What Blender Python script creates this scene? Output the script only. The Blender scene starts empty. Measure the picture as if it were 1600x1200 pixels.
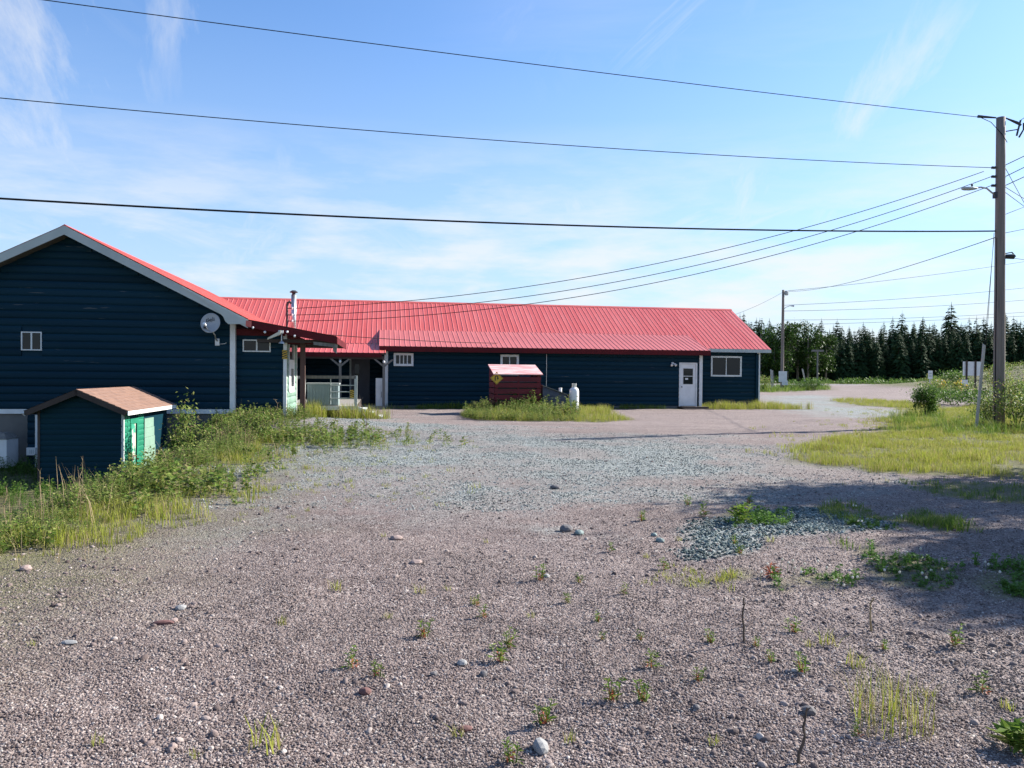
import bpy, bmesh, math, random
import numpy as np
from mathutils import Matrix, Vector
R = math.radians
random.seed(7); rng = np.random.default_rng(7)
S = bpy.context.scene; COL = S.collection

# ---------------------------------------------------------------- camera, world, sun, exposure
CAM_H, PITCH, ROLL, FOC = 1.6, R(0.81), R(0.5), 1200.0
cam_rot = Matrix.Rotation(R(90) - PITCH, 4, 'X') @ Matrix.Rotation(ROLL, 4, 'Z')
cd = bpy.data.cameras.new('camera'); cd.sensor_width = 36; cd.lens = 36 * FOC / 1600
cd.clip_start = 0.05; cd.clip_end = 5000
cam = bpy.data.objects.new('camera', cd); COL.objects.link(cam)
cam.matrix_world = Matrix.Translation((0, 0, CAM_H)) @ cam_rot
S.camera = cam

SUN_AZ, SUN_EL = R(24), R(32)          # azimuth measured from +X towards +Y
sv = Vector((math.cos(SUN_EL) * math.cos(SUN_AZ), math.cos(SUN_EL) * math.sin(SUN_AZ), math.sin(SUN_EL)))
sd = bpy.data.lights.new('sun', 'SUN'); sd.energy = 4.8; sd.angle = R(0.53); sd.color = (1, .94, .85)
so = bpy.data.objects.new('sun', sd); COL.objects.link(so)
so.rotation_euler = sv.to_track_quat('Z', 'Y').to_euler(); so.location = (30, 10, 40)

W = bpy.data.worlds.new('World'); S.world = W; W.use_nodes = True
wn, wl = W.node_tree.nodes, W.node_tree.links
wn.clear()
def N(t, **k):
    n = wn.new(t)
    for a, b in k.items(): setattr(n, a, b)
    return n
sky = N('ShaderNodeTexSky', sky_type='NISHITA', sun_disc=False)
sky.sun_elevation = SUN_EL; sky.sun_rotation = R(90) - SUN_AZ
sky.altitude = 0; sky.air_density = 1.0; sky.dust_density = 0.4; sky.ozone_density = 2.6
tc = N('ShaderNodeTexCoord')
sep = N('ShaderNodeSeparateXYZ'); wl.new(tc.outputs['Generated'], sep.inputs[0])
def wmath(op, a, b=None, clamp=False):
    n = N('ShaderNodeMath', operation=op, use_clamp=clamp)
    for i, x in enumerate((a, b)):
        if x is None: continue
        if isinstance(x, (int, float)): n.inputs[i].default_value = x
        else: wl.new(x, n.inputs[i])
    return n.outputs[0]
zc = wmath('ADD', wmath('MAXIMUM', sep.outputs[2], 0.0), 0.12)
comb = N('ShaderNodeCombineXYZ')
wl.new(wmath('DIVIDE', sep.outputs[0], zc), comb.inputs[0]); wl.new(wmath('DIVIDE', sep.outputs[1], zc), comb.inputs[1])
mp = N('ShaderNodeMapping'); mp.inputs['Rotation'].default_value = (0, 0, R(-32)); mp.inputs['Scale'].default_value = (0.55, 1.9, 1)
wl.new(comb.outputs[0], mp.inputs[0])
n1 = N('ShaderNodeTexNoise'); n1.inputs['Scale'].default_value = 1.1; n1.inputs['Detail'].default_value = 9; n1.inputs['Roughness'].default_value = .62; n1.inputs['Distortion'].default_value = .7
wl.new(mp.outputs[0], n1.inputs['Vector'])
n2 = N('ShaderNodeTexNoise'); n2.inputs['Scale'].default_value = .45; n2.inputs['Detail'].default_value = 3
wl.new(comb.outputs[0], n2.inputs['Vector'])
wisp = wmath('MULTIPLY', wmath('MULTIPLY', wmath('SUBTRACT', n1.outputs[0], .49), 4.2, True), wmath('MULTIPLY', wmath('SUBTRACT', n2.outputs[0], .44), 5.0, True))
# low bank of thin cloud towards the horizon
low = N('ShaderNodeMapRange'); wl.new(sep.outputs[2], low.inputs[0])
low.inputs[1].default_value = 0.10; low.inputs[2].default_value = 0.31; low.inputs[3].default_value = 1; low.inputs[4].default_value = 0
n3 = N('ShaderNodeTexNoise'); n3.inputs['Scale'].default_value = 5; n3.inputs['Detail'].default_value = 8; n3.inputs['Roughness'].default_value = .6
mp3 = N('ShaderNodeMapping'); mp3.inputs['Scale'].default_value = (1, 1, 4.5); wl.new(tc.outputs['Generated'], mp3.inputs[0]); wl.new(mp3.outputs[0], n3.inputs['Vector'])
bank = wmath('MULTIPLY', wmath('MULTIPLY', wmath('SUBTRACT', n3.outputs[0], .42), 4.5, True), low.outputs[0])
def streak(rot, sc, off, lo, gain, mlo):
    m0 = N('ShaderNodeMapping'); m0.inputs['Rotation'].default_value = (0, 0, R(rot)); wl.new(comb.outputs[0], m0.inputs[0]); m_ = N('ShaderNodeMapping'); m_.inputs['Scale'].default_value = sc; m_.inputs['Location'].default_value = off; wl.new(m0.outputs[0], m_.inputs[0])
    a_ = N('ShaderNodeTexNoise'); a_.inputs['Scale'].default_value = 1.0; a_.inputs['Detail'].default_value = 10; a_.inputs['Roughness'].default_value = .66; a_.inputs['Distortion'].default_value = .35; wl.new(m_.outputs[0], a_.inputs['Vector'])
    b_ = N('ShaderNodeTexNoise'); b_.inputs['Scale'].default_value = .9; b_.inputs['Detail'].default_value = 2; c_ = N('ShaderNodeMapping'); c_.inputs['Location'].default_value = off; wl.new(comb.outputs[0], c_.inputs[0]); wl.new(c_.outputs[0], b_.inputs['Vector'])
    return wmath('MULTIPLY', wmath('MULTIPLY', wmath('SUBTRACT', a_.outputs[0], lo), gain, True), wmath('MULTIPLY', wmath('SUBTRACT', b_.outputs[0], mlo), 7.0, True))
wisp = wmath('MAXIMUM', wmath('MULTIPLY', wisp, .55), wmath('MAXIMUM', streak(14, (3.6, .55, 1), (3.1, 1.7, 0), .52, 5.0, .47), streak(-20, (3.6, .55, 1), (7.3, 4.1, 0), .52, 5.0, .47)))
fac = wmath('MULTIPLY', wmath('MAXIMUM', wmath('MULTIPLY', wisp, .62), bank), .92, True)
tint = N('ShaderNodeMix', data_type='RGBA', blend_type='MULTIPLY'); tint.inputs['Factor'].default_value = 1; wl.new(sky.outputs[0], tint.inputs['A']); tint.inputs['B'].default_value = (.88, 1.08, 1.30, 1)
veil = N('ShaderNodeMapRange'); wl.new(sep.outputs[2], veil.inputs[0]); veil.inputs[1].default_value = -.02; veil.inputs[2].default_value = .42; veil.inputs[3].default_value = .92; veil.inputs[4].default_value = 0
hz = N('ShaderNodeMix', data_type='RGBA'); wl.new(wmath('POWER', veil.outputs[0], 1.3), hz.inputs['Factor']); wl.new(tint.outputs['Result'], hz.inputs['A']); hz.inputs['B'].default_value = (3.25, 3.9, 4.6, 1)
mix = N('ShaderNodeMix', data_type='RGBA'); wl.new(fac, mix.inputs['Factor']); wl.new(hz.outputs['Result'], mix.inputs['A'])
mix.inputs['B'].default_value = (5.1, 5.2, 5.35, 1)
bg = N('ShaderNodeBackground'); bg.inputs['Strength'].default_value = 0.07
wo = N('ShaderNodeOutputWorld'); wl.new(mix.outputs['Result'], bg.inputs[0]); wl.new(bg.outputs[0], wo.inputs[0])

S.view_settings.view_transform = 'Standard'; S.view_settings.look = 'None'
S.view_settings.exposure = 1.4; S.view_settings.gamma = 1; S.view_settings.use_curve_mapping = False
S.render.engine = 'CYCLES'; S.render.resolution_x = 1024; S.render.resolution_y = 768

# ---------------------------------------------------------------- terrain
def vnoise(x, y, seed=0):
    x = np.asarray(x, float); y = np.asarray(y, float)
    xi = np.floor(x).astype(np.int64); yi = np.floor(y).astype(np.int64); fx = x - xi; fy = y - yi
    def h(a, b):
        n = (a * 374761393 + b * 668265263 + seed * 974711) & 0x7fffffff
        n = ((n ^ (n >> 13)) * 1274126177) & 0x7fffffff
        return ((n ^ (n >> 16)) & 0xffff) / 65535.0
    u = fx * fx * (3 - 2 * fx); v = fy * fy * (3 - 2 * fy)
    return (h(xi, yi) * (1 - u) + h(xi + 1, yi) * u) * (1 - v) + (h(xi, yi + 1) * (1 - u) + h(xi + 1, yi + 1) * u) * v
def fnoise(x, y, s, seed=0, o=3):
    t = 0; a = 1; tot = 0
    for i in range(o):
        t = t + a * vnoise(np.asarray(x) * s, np.asarray(y) * s, seed + i); tot += a; a *= .5; s *= 2.03
    return t / tot
def sstep(a, b, x): t = np.clip((x - a) / (b - a), 0, 1); return t * t * (3 - 2 * t)
BY = [-20, 7, 11.5, 13.5, 17, 20, 21.5, 24, 60]; BX = [-4.0, -4.6, -5.15, -5.3, -5.9, -7.3, -8.4, -14, -14]
def bank_edge(y): return np.interp(y, BY, BX)
def terrain(x, y, micro=True):
    x = np.asarray(x, float); y = np.asarray(y, float)
    z = np.clip(.004 * (y - 40), 0, .55)
    z = z - 1.05 * sstep(0, 1.7, bank_edge(y) - x) * (1 - sstep(24, 30, y))
    z = z + 3.7 * np.exp(-((x - 66) / 15) ** 2 - ((y - 86) / 13) ** 2)
    z = z + 1.1 * np.exp(-((x - 40) / 9) ** 2 - ((y - 66) / 5) ** 2) * 0
    z = z + .22 * np.exp(-((x + 6.4) / 2.6) ** 2 - ((y - 22.6) / 2.6) ** 2)
    z = z + .12 * np.exp(-((x - .9) / 2.6) ** 2 - ((y - 29.4) / 1.2) ** 2)          # mound under the bin
    if micro:
        near = 1 - sstep(30, 60, y)
        z = z + near * (.07 * (fnoise(x, y, .55, 3) - .5) + .038 * (fnoise(x, y, 2.6, 9) - .5))
        c = (x - 2.9) * .93 + (y - 7.75) * -.36; d = (x - 2.9) * .36 + (y - 7.75) * .93
        z = z + .04 * np.exp(-(c / 1.25) ** 2 - (d / .33) ** 2)                     # windrow of crushed stone
    return z
C3 = np.array(cam_rot.to_3x3())
def ray(px, py):
    d = C3 @ np.array([(px - 800) / FOC, -(py - 600) / FOC, -1.0]); return d / np.linalg.norm(d)
def ground_at(px, py):
    """ground point that the photograph shows at a pixel"""
    d = ray(px, py); t = CAM_H / max(1e-4, -d[2])
    for _ in range(12):
        z = float(terrain(d[0] * t, d[1] * t, False)); t = (CAM_H - z) / max(1e-4, -d[2])
    return d[0] * t, d[1] * t
def at_depth(px, Y):
    d = ray(px, 590); t = Y / d[1]; x = d[0] * t
    return x, Y, float(terrain(x, Y))
def height_at(px, py, Y):
    d = ray(px, py); return CAM_H + d[2] * Y / d[1]
# the building complex has its own frame: u along the long front, v into the building
TH = R(9.5); ORG = np.array([8.94, 36.5, 0.0])
UD = np.array([math.cos(TH), math.sin(TH), 0]); VD = np.array([-math.sin(TH), math.cos(TH), 0])
def to_local(p): q = np.array(p) - ORG; return q @ UD, q @ VD, q[2]
def on_front(px, py, v):
    d = ray(px, py); o = np.array([0, 0, CAM_H]) - ORG
    t = (v - o @ VD) / (d @ VD); p = o + d * t; return p @ UD, p[2]
def on_side(px, py, u):
    d = ray(px, py); o = np.array([0, 0, CAM_H]) - ORG
    t = (u - o @ UD) / (d @ UD); p = o + d * t; return p @ VD, p[2]

# ---------------------------------------------------------------- helpers
class MB:
    def __init__(s): s.v = []; s.f = []; s.m = []
    def add(s, vs, fs, m=0):
        o = len(s.v); s.v += [tuple(map(float, p)) for p in vs]
        for f in fs: s.f.append(tuple(i + o for i in f)); s.m.append(m)
        return s
    def box(s, x0, x1, y0, y1, z0, z1, m=0):
        return s.add([(x0,y0,z0),(x1,y0,z0),(x1,y1,z0),(x0,y1,z0),(x0,y0,z1),(x1,y0,z1),(x1,y1,z1),(x0,y1,z1)],
            [(0,3,2,1),(4,5,6,7),(0,1,5,4),(1,2,6,5),(2,3,7,6),(3,0,4,7)], m)
    def prism(s, poly, ext, m=0):
        n = len(poly); e = np.array(ext)
        vs = [np.array(p) for p in poly] + [np.array(p) + e for p in poly]
        nrm = np.zeros(3)
        for i in range(n): nrm += np.cross(vs[i], vs[(i + 1) % n])
        fl = nrm @ e > 0
        fs = [tuple(range(n)), tuple(range(2 * n - 1, n - 1, -1))] + [(i, i + n, (i + 1) % n + n, (i + 1) % n) for i in range(n)]
        if fl: fs = [tuple(reversed(f)) for f in fs]
        return s.add(vs, fs, m)
    def tube(s, pts, r, n=8, m=0, cap=True):
        pts = [np.array(p, float) for p in pts]; rs = r if hasattr(r, '__len__') else [r] * len(pts)
        o = len(s.v); ref = None
        for i, p in enumerate(pts):
            t = pts[min(i + 1, len(pts) - 1)] - pts[max(i - 1, 0)]; t = t / (np.linalg.norm(t) + 1e-12)
            if ref is None: ref = np.array([0, 0, 1.]) if abs(t[2]) < .9 else np.array([1., 0, 0])
            a = np.cross(t, ref); a /= np.linalg.norm(a); b = np.cross(a, t); ref = b
            for k in range(n):
                q = 2 * math.pi * k / n; s.v.append(tuple(p + rs[i] * (math.cos(q) * a + math.sin(q) * b)))
        for i in range(len(pts) - 1):
            for k in range(n):
                s.f.append((o + i*n + k, o + i*n + (k+1) % n, o + (i+1)*n + (k+1) % n, o + (i+1)*n + k)); s.m.append(m)
        if cap:
            s.f.append(tuple(o + k for k in reversed(range(n)))); s.m.append(m)
            s.f.append(tuple(o + (len(pts)-1)*n + k for k in range(n))); s.m.append(m)
        return s
    def lathe(s, prof, n=20, c=(0, 0), m=0):
        o = len(s.v)
        for r, z in prof:
            for k in range(n): q = 2*math.pi*k/n; s.v.append((c[0] + r*math.cos(q), c[1] + r*math.sin(q), z))
        for i in range(len(prof) - 1):
            for k in range(n): s.f.append((o+i*n+k, o+i*n+(k+1) % n, o+(i+1)*n+(k+1) % n, o+(i+1)*n+k)); s.m.append(m)
        s.f.append(tuple(o + k for k in reversed(range(n)))); s.m.append(m)
        s.f.append(tuple(o + (len(prof)-1)*n + k for k in range(n))); s.m.append(m)
        return s
    def build(s, name, mats, parent=None, smooth=False, loc=None, bevel=0):
        me = bpy.data.meshes.new(name); me.from_pydata(s.v, [], s.f)
        if not isinstance(mats, (list, tuple)): mats = [mats]
        for m in mats: me.materials.append(m)
        if len(mats) > 1: me.polygons.foreach_set('material_index', s.m)
        if smooth: me.polygons.foreach_set('use_smooth', [True] * len(s.f))
        me.validate(); me.update()
        return link(name, me, parent, loc)
def link(name, me, parent=None, loc=None):
    o = bpy.data.objects.new(name, me); COL.objects.link(o)
    if parent: o.parent = parent
    if loc is not None: o.location = loc
    return o
def tag(o, label, cat, group=None):
    o['label'] = label; o['category'] = cat
    if group: o['group'] = group
    return o
def struct(o): o['kind'] = 'structure'; return o
def stuff(o, label=None, cat=None):
    o['kind'] = 'stuff'
    if label: tag(o, label, cat)
    return o
def empty(name, loc=(0, 0, 0), rz=0):
    o = bpy.data.objects.new(name, None); COL.objects.link(o); o.location = loc; o.rotation_euler = (0, 0, rz); o.empty_display_size = .2
    return o
def copy_tree(o, parent=None):
    c = o.copy(); COL.objects.link(c); c.parent = parent
    for ch in o.children: copy_tree(ch, c)
    return c

# ---------------------------------------------------------------- materials
def newmat(name):
    m = bpy.data.materials.new(name); m.use_nodes = True; nt = m.node_tree; nt.nodes.clear()
    out = nt.nodes.new('ShaderNodeOutputMaterial'); b = nt.nodes.new('ShaderNodeBsdfPrincipled'); nt.links.new(b.outputs[0], out.inputs[0])
    return m, nt, b, out
class G:
    def __init__(s, nt): s.nt = nt
    def n(s, t, **k):
        x = s.nt.nodes.new(t)
        for a, b in k.items(): setattr(x, a, b)
        return x
    def l(s, a, b): s.nt.links.new(a, b)
    def math(s, op, a, b=None, clamp=False):
        n = s.n('ShaderNodeMath', operation=op, use_clamp=clamp)
        for i, x in enumerate((a, b)):
            if x is None: continue
            if isinstance(x, (int, float)): n.inputs[i].default_value = x
            else: s.l(x, n.inputs[i])
        return n.outputs[0]
    def mix(s, f, a, b):
        n = s.n('ShaderNodeMix', data_type='RGBA')
        for k, x in (('Factor', f), ('A', a), ('B', b)):
            if isinstance(x, (int, float)): n.inputs[k].default_value = x
            elif isinstance(x, (tuple, list)): n.inputs[k].default_value = (*x[:3], 1)
            else: s.l(x, n.inputs[k])
        return n.outputs['Result']
    def coord(s, scale=(1, 1, 1), kind='Object'):
        t = s.n('ShaderNodeTexCoord'); m = s.n('ShaderNodeMapping'); m.inputs['Scale'].default_value = scale
        s.l(t.outputs[kind], m.inputs[0]); return m.outputs[0]
    def noise(s, vec, scale, detail=4, rough=.55):
        n = s.n('ShaderNodeTexNoise'); n.inputs['Scale'].default_value = scale; n.inputs['Detail'].default_value = detail; n.inputs['Roughness'].default_value = rough
        if vec is not None: s.l(vec, n.inputs['Vector'])
        return n.outputs[0]
    def ramp(s, f, a, b):
        n = s.n('ShaderNodeMapRange'); s.l(f, n.inputs[0]); n.inputs[1].default_value = a; n.inputs[2].default_value = b; return n.outputs[0]
    def bump(s, h, strength, dist, b):
        n = s.n('ShaderNodeBump'); n.inputs['Strength'].default_value = strength; n.inputs['Distance'].default_value = dist
        s.l(h, n.inputs['Height']); s.l(n.outputs[0], b.inputs['Normal'])
def mat(name, c1, c2=None, scale=3, rough=.6, metal=0, stretch=(1, 1, 1), bump=0, bdist=.01, lo=.35, hi=.65, spec=.5, chips=None, chip_lo=.64, vary=0):
    m, nt, b, out = newmat(name); g = G(nt); v = g.coord(stretch)
    b.inputs['Roughness'].default_value = rough; b.inputs['Metallic'].default_value = metal; b.inputs['Specular IOR Level'].default_value = spec
    if c2 is None: c2 = tuple(x * .8 for x in c1)
    f = g.noise(v, scale, 6); col = g.mix(g.ramp(f, lo, hi), c1, c2)
    if vary:
        col = g.mix(g.math('MULTIPLY', g.n('ShaderNodeObjectInfo').outputs['Random'], vary), col, tuple(min(1, x * 1.9 + .002) for x in c1))
    if chips:
        w = g.noise(v, scale * 3.1, 7, .65); w2 = g.noise(v, scale * .6, 3)
        k = g.math('MULTIPLY', g.ramp(w, chip_lo, chip_lo + .03), g.ramp(w2, .45, .56)); col = g.mix(k, col, chips)
    g.l(col, b.inputs['Base Color'])
    if bump: g.bump(g.noise(v, scale * 4, 5), bump, bdist, b)
    return m
def leafmat(name, cols, trans=.35, rough=.5, island=True):
    m, nt, b, out = newmat(name); g = G(nt)
    if island: r = g.n('ShaderNodeNewGeometry').outputs['Random Per Island']
    else: r = g.n('ShaderNodeObjectInfo').outputs['Random']
    cr = g.n('ShaderNodeValToRGB'); g.l(r, cr.inputs[0]); e = cr.color_ramp.elements
    while len(e) < len(cols): e.new(.5)
    for i, c in enumerate(cols): e[i].position = i / (len(cols) - 1); e[i].color = (*c, 1)
    b.inputs['Roughness'].default_value = rough; b.inputs['Specular IOR Level'].default_value = .08
    g.l(cr.outputs[0], b.inputs['Base Color'])
    t = g.n('ShaderNodeBsdfTranslucent'); g.l(cr.outputs[0], t.inputs[0])
    ms = g.n('ShaderNodeMixShader'); ms.inputs[0].default_value = trans
    g.l(b.outputs[0], ms.inputs[1]); g.l(t.outputs[0], ms.inputs[2]); g.l(ms.outputs[0], out.inputs[0])
    return m
M = {}
SHADED_PAINT = (.0014, .0165, .030)  # green wall paint with the shade and its blue cast put into the colour
M['siding'] = mat('shaded_green_siding', SHADED_PAINT, (.0025, .024, .039), .9, .6, stretch=(.4, 1, 5), chips=(.075, .085, .09), chip_lo=.64, spec=.12, vary=.7)
M['shaded_shed_siding'] = mat('shaded_shed_siding', (.0016, .024, .040), (.002, .030, .046), 1.2, .6, stretch=(.5, 1, 3), spec=.12)  # shed green darkened in its colour for the shaded faces
M['sunlit_shed_green'] = mat('sunlit_shed_green', (.008, .15, .085), (.012, .19, .11), 2.5, .5, chips=(.35, .42, .38), chip_lo=.68)  # brighter copy of the shed green, sunlight put into the colour
M['pale_green'] = mat('pale_green', (.19, .30, .235), (.14, .25, .19), 3, .6, chips=(.5, .55, .5), chip_lo=.66)  # sunlight put into the vestibule side's green; the shed's patch boards really are paler
M['trim'] = mat('white_trim', (.72, .73, .72), (.60, .61, .60), 2, .5, chips=(.33, .32, .30), chip_lo=.7)
M['grey_trim'] = mat('grey_trim', (.43, .47, .455), (.36, .40, .39), 1.5, .6)
M['pale_wood'] = mat('pale_wood', (.45, .43, .39), (.36, .34, .31), 4, .85, stretch=(4, 4, .4))
M['soffit'] = mat('soffit_wood', (.12, .11, .09), (.09, .08, .07), 2, .8)
M['red_trim'] = mat('red_trim', (.10, .006, .009), (.075, .005, .008), 2, .6, spec=.2)
M['glass'] = mat('window_glass', (.008, .011, .015), (.012, .016, .02), 1, .05, spec=.3)
M['curtain'] = mat('curtain', (.05, .055, .06), (.03, .035, .04), 4, .8)
M['concrete'] = mat('concrete', (.15, .145, .135), (.10, .10, .095), 1.6, .9, bump=.3)
M['dark_wood'] = mat('dark_wood', (.035, .022, .018), (.05, .035, .03), 3, .75, stretch=(1, 1, .2))
M['brown_post'] = mat('brown_post', (.065, .03, .022), (.09, .045, .035), 3, .7, stretch=(3, 3, .3))
M['grey_wood'] = mat('grey_wood', (.20, .19, .17), (.13, .125, .115), 4, .85, stretch=(4, 4, .4), bump=.4)
M['pole_wood'] = mat('pole_wood', (.23, .195, .17), (.16, .135, .115), 3, .85, stretch=(6, 6, .25), bump=.5)
M['bin_red'] = mat('bin_red', (.15, .011, .017), (.10, .009, .014), 2.5, .75, stretch=(.5, 1, 4), chips=(.28, .16, .13), chip_lo=.66)
M['bin_lid'] = mat('bin_lid', (.52, .20, .20), (.62, .44, .42), 2.2, .7, stretch=(.6, 2, 1), lo=.4, hi=.6, chips=(.40, .05, .05), chip_lo=.62)
M['blue_wood'] = mat('blue_grey_wood', (.05, .06, .095), (.09, .10, .13), 3, .85, stretch=(.5, 1, 5))
M['galv'] = mat('galvanised', (.55, .56, .57), (.42, .43, .45), 4, .35, metal=.85)
M['dark_metal'] = mat('dark_metal', (.035, .035, .04), (.05, .05, .055), 4, .5, metal=.3)
M['white_metal'] = mat('white_metal', (.78, .78, .77), (.68, .68, .67), 3, .4)
M['dish'] = mat('dish_grey', (.33, .35, .37), (.29, .31, .33), 2, .45)
M['black'] = mat('black_paint', (.012, .012, .013), (.018, .018, .02), 3, .5)
M['yellow'] = mat('yellow_sign', (.62, .40, .02), (.55, .34, .02), 3, .45)
M['cable'] = mat('cable', (.014, .014, .016), (.02, .02, .022), 3, .9, spec=.1)
M['shingle'] = mat('shingle', (.24, .14, .10), (.17, .10, .075), 6, .9, bump=.6, bdist=.006)
M['panel_blue'] = mat('pale_blue_panel', (.27, .34, .35), (.22, .29, .30), 3, .6)
M['grey_door'] = mat('grey_door', (.10, .10, .115), (.085, .085, .10), 2, .7)
M['deck'] = mat('deck_boards', (.26, .24, .21), (.18, .17, .15), 3, .85, stretch=(1, 5, 1))
def m_roof():
    m, nt, b, out = newmat('red_metal_roof'); g = G(nt); v = g.coord((1, 1, 1), 'Object')
    oi = g.n('ShaderNodeObjectInfo').outputs['Random']
    c = g.mix(g.ramp(g.noise(v, .8, 5), .35, .65), (.50, .082, .064), (.44, .068, .053))
    c = g.mix(g.math('MULTIPLY', oi, .55), c, (.53, .12, .10))
    st = g.coord((9, .35, 1)); c = g.mix(g.math('MULTIPLY', g.ramp(g.noise(st, 1.3, 5), .5, .75), .4), c, (.60, .22, .20)); c = g.mix(g.math('MULTIPLY', g.ramp(g.noise(g.coord((5, .6, 1)), .9, 6), .58, .75), .35), c, (.33, .06, .05))
    g.l(c, b.inputs['Base Color']); b.inputs['Roughness'].default_value = .38; b.inputs['Specular IOR Level'].default_value = .6
    return m
M['roof'] = m_roof()
def m_addroof():
    m = mat('faded_red_metal_roof', (.48, .125, .11), (.40, .095, .082), 1.2, .45, stretch=(1, .4, 1), chips=(.62, .55, .55), chip_lo=.71); return m
M['roof2'] = m_addroof()
# ---------------------------------------------------------------- ground
def poly_px(pts): return np.array([ground_at(*p) for p in pts])
def inside(P, x, y):
    r = np.zeros(np.shape(x), bool); n = len(P)
    for i in range(n):
        x1, y1 = P[i]; x2, y2 = P[(i + 1) % n]
        c = ((y1 > y) != (y2 > y)); r ^= c & (x < (x2 - x1) * (y - y1) / ((y2 - y1) + 1e-12) + x1)
    return r
def soft(P, x, y, rad, jit=.6, seed=1):
    """share of a small neighbourhood that lies in the zone, with a ragged edge"""
    jx = x + (fnoise(x, y, .7, seed) - .5) * jit * 2 + (fnoise(x, y, 3.1, seed + 5) - .5) * jit; jy = y + (fnoise(x, y, .7, seed + 11) - .5) * jit * 2 + (fnoise(x, y, 3.1, seed + 17) - .5) * jit
    t = 0
    for k in range(6): t = t + inside(P, jx + rad * math.cos(k * 1.047), jy + rad * math.sin(k * 1.047))
    return t / 6.0
Z_TEAL = poly_px([(470, 652), (560, 646), (640, 662), (760, 664), (900, 680), (1010, 684), (1120, 692), (1215, 690), (1235, 715), (1190, 748), (1100, 772), (1010, 762), (900, 772), (760, 775), (640, 800), (520, 790), (400, 770), (350, 742), (420, 700)])
Z_TEAL2 = poly_px([(1195, 618), (1290, 617), (1330, 632), (1430, 640), (1420, 655), (1300, 652), (1215, 640)])
Z_PILE = poly_px([(1050, 855), (1085, 825), (1130, 812), (1230, 790), (1300, 800), (1380, 822), (1330, 838), (1230, 845), (1150, 862), (1085, 872)])
Z_FIELD = poly_px([(1250, 712), (1285, 694), (1370, 676), (1395, 655), (1430, 640), (1700, 628), (1900, 640), (1900, 752), (1600, 738), (1500, 742), (1380, 735), (1300, 728)])
Z_STRIP = poly_px([(1298, 626), (1350, 624), (1430, 630), (1470, 636), (1440, 639), (1340, 634)])
Z_ISLE = poly_px([(1150, 605), (1200, 604.5), (1290, 604), (1296, 609), (1200, 613.5), (1150, 612)])
Z_BIN = poly_px([(722, 650), (745, 640), (860, 637), (935, 640), (985, 655), (930, 660), (800, 659), (740, 656)])

def along_local(u0, u1, v0, v1): return np.array([(ORG + a * UD + b * VD)[:2] for a, b in ((u0, v0), (u1, v0), (u1, v1), (u0, v1))])
Z_DECK = along_local(-17.5, -14.9, -9.0, -8.06)
Z_WALL = along_local(-14.9, -.95, -.75, .15)
Z_WALLR = along_local(.05, 5.2, -1.0, 1.6)
Z_WALLD = along_local(-1.75, -.95, -.75, .1)
SHADE = [poly_px(p) for p in ([(1120, 820), (1140, 800), (1180, 800), (1225, 815), (1210, 825), (1150, 826)], [(1250, 795), (1290, 785), (1340, 800), (1390, 812), (1330, 815), (1270, 805)],
    [(1395, 815), (1440, 795), (1500, 815), (1540, 825), (1480, 835)], [(1340, 885), (1380, 870), (1470, 880), (1500, 905), (1450, 922), (1380, 910)], [(1520, 905), (1570, 880), (1640, 895), (1640, 935), (1560, 938)],
    [(1230, 905), (1265, 890), (1305, 900), (1300, 918), (1255, 916)], [(1195, 915), (1225, 905), (1235, 922), (1205, 928)], [(1420, 760), (1500, 752), (1620, 765), (1620, 790), (1480, 778)], [(1320, 820), (1385, 818), (1390, 830), (1330, 828)],
    [(1050, 905), (1085, 900), (1110, 915), (1095, 925), (1060, 920)], [(1110, 900), (1150, 890), (1165, 905), (1130, 915)], [(1320, 858), (1345, 852), (1360, 868), (1330, 870)])]
def zones(x, y):
    far = sstep(-2, 2, bank_edge(y) - x + (fnoise(x, y, .9, 21) - .5) * 1.2 + 1.2) * (y < 24)
    teal = np.maximum(soft(Z_TEAL, x, y, 1.5, 2.4), soft(Z_TEAL2, x, y, .8, .9)); pile = soft(Z_PILE, x, y, .1, .3, 4)
    teal = np.maximum(teal * (.45 + .55 * sstep(.3, .6, fnoise(x, y, .8, 31))), pile)
    grass = np.maximum.reduce([soft(Z_FIELD, x, y, .35, .9, 7), soft(Z_STRIP, x, y, .4, .5), soft(Z_ISLE, x, y, 1.0, 1.0), soft(Z_BIN, x, y, .12, .3),
        soft(Z_WALL, x, y, .08, .18), soft(Z_WALLR, x, y, .1, .25), soft(Z_DECK, x, y, .15, .3), far] + [soft(p, x, y, .05, .12) * .8 for p in SHADE])
    wild = sstep(115, 130, y) + (y > 45) * (x < 8) + sstep(.15, .5, 3.7 * np.exp(-((x - 66) / 15) ** 2 - ((y - 86) / 13) ** 2)) + (y > 28) * sstep(.70, .78, x / np.maximum(y, 1)) + (y < -8) * .6
    wild = wild + sstep(0, 3, x - np.interp(y, [30, 45, 60, 78], [18.5, 27, 37, 47])) * (y > 29) * (y < 79)
    grass = np.maximum(grass, np.clip(wild, 0, 1))
    lane = sstep(20, 25, y + (fnoise(x, y, .4, 41) - .5) * 3) * (1 - grass)
    return teal, grass, lane
ax = np.concatenate([-np.geomspace(1500, 32, 22), np.arange(-31, -12, .6), np.arange(-12, 14, .12), np.arange(14, 34, .4), np.arange(34, 90, 1.5), np.geomspace(91, 1500, 18)])
ay = np.concatenate([-np.geomspace(60, 3, 8), np.arange(-2.8, 12, .11), np.arange(12, 24, .2), np.arange(24, 45, .4), np.arange(45, 140, 1.6), np.geomspace(142, 2500, 16)])
GX, GY = np.meshgrid(ax, ay); gx, gy = GX.ravel(), GY.ravel(); gz = terrain(gx, gy)
nx, ny = len(ax), len(ay); I = np.arange(nx * ny).reshape(ny, nx)
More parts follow.
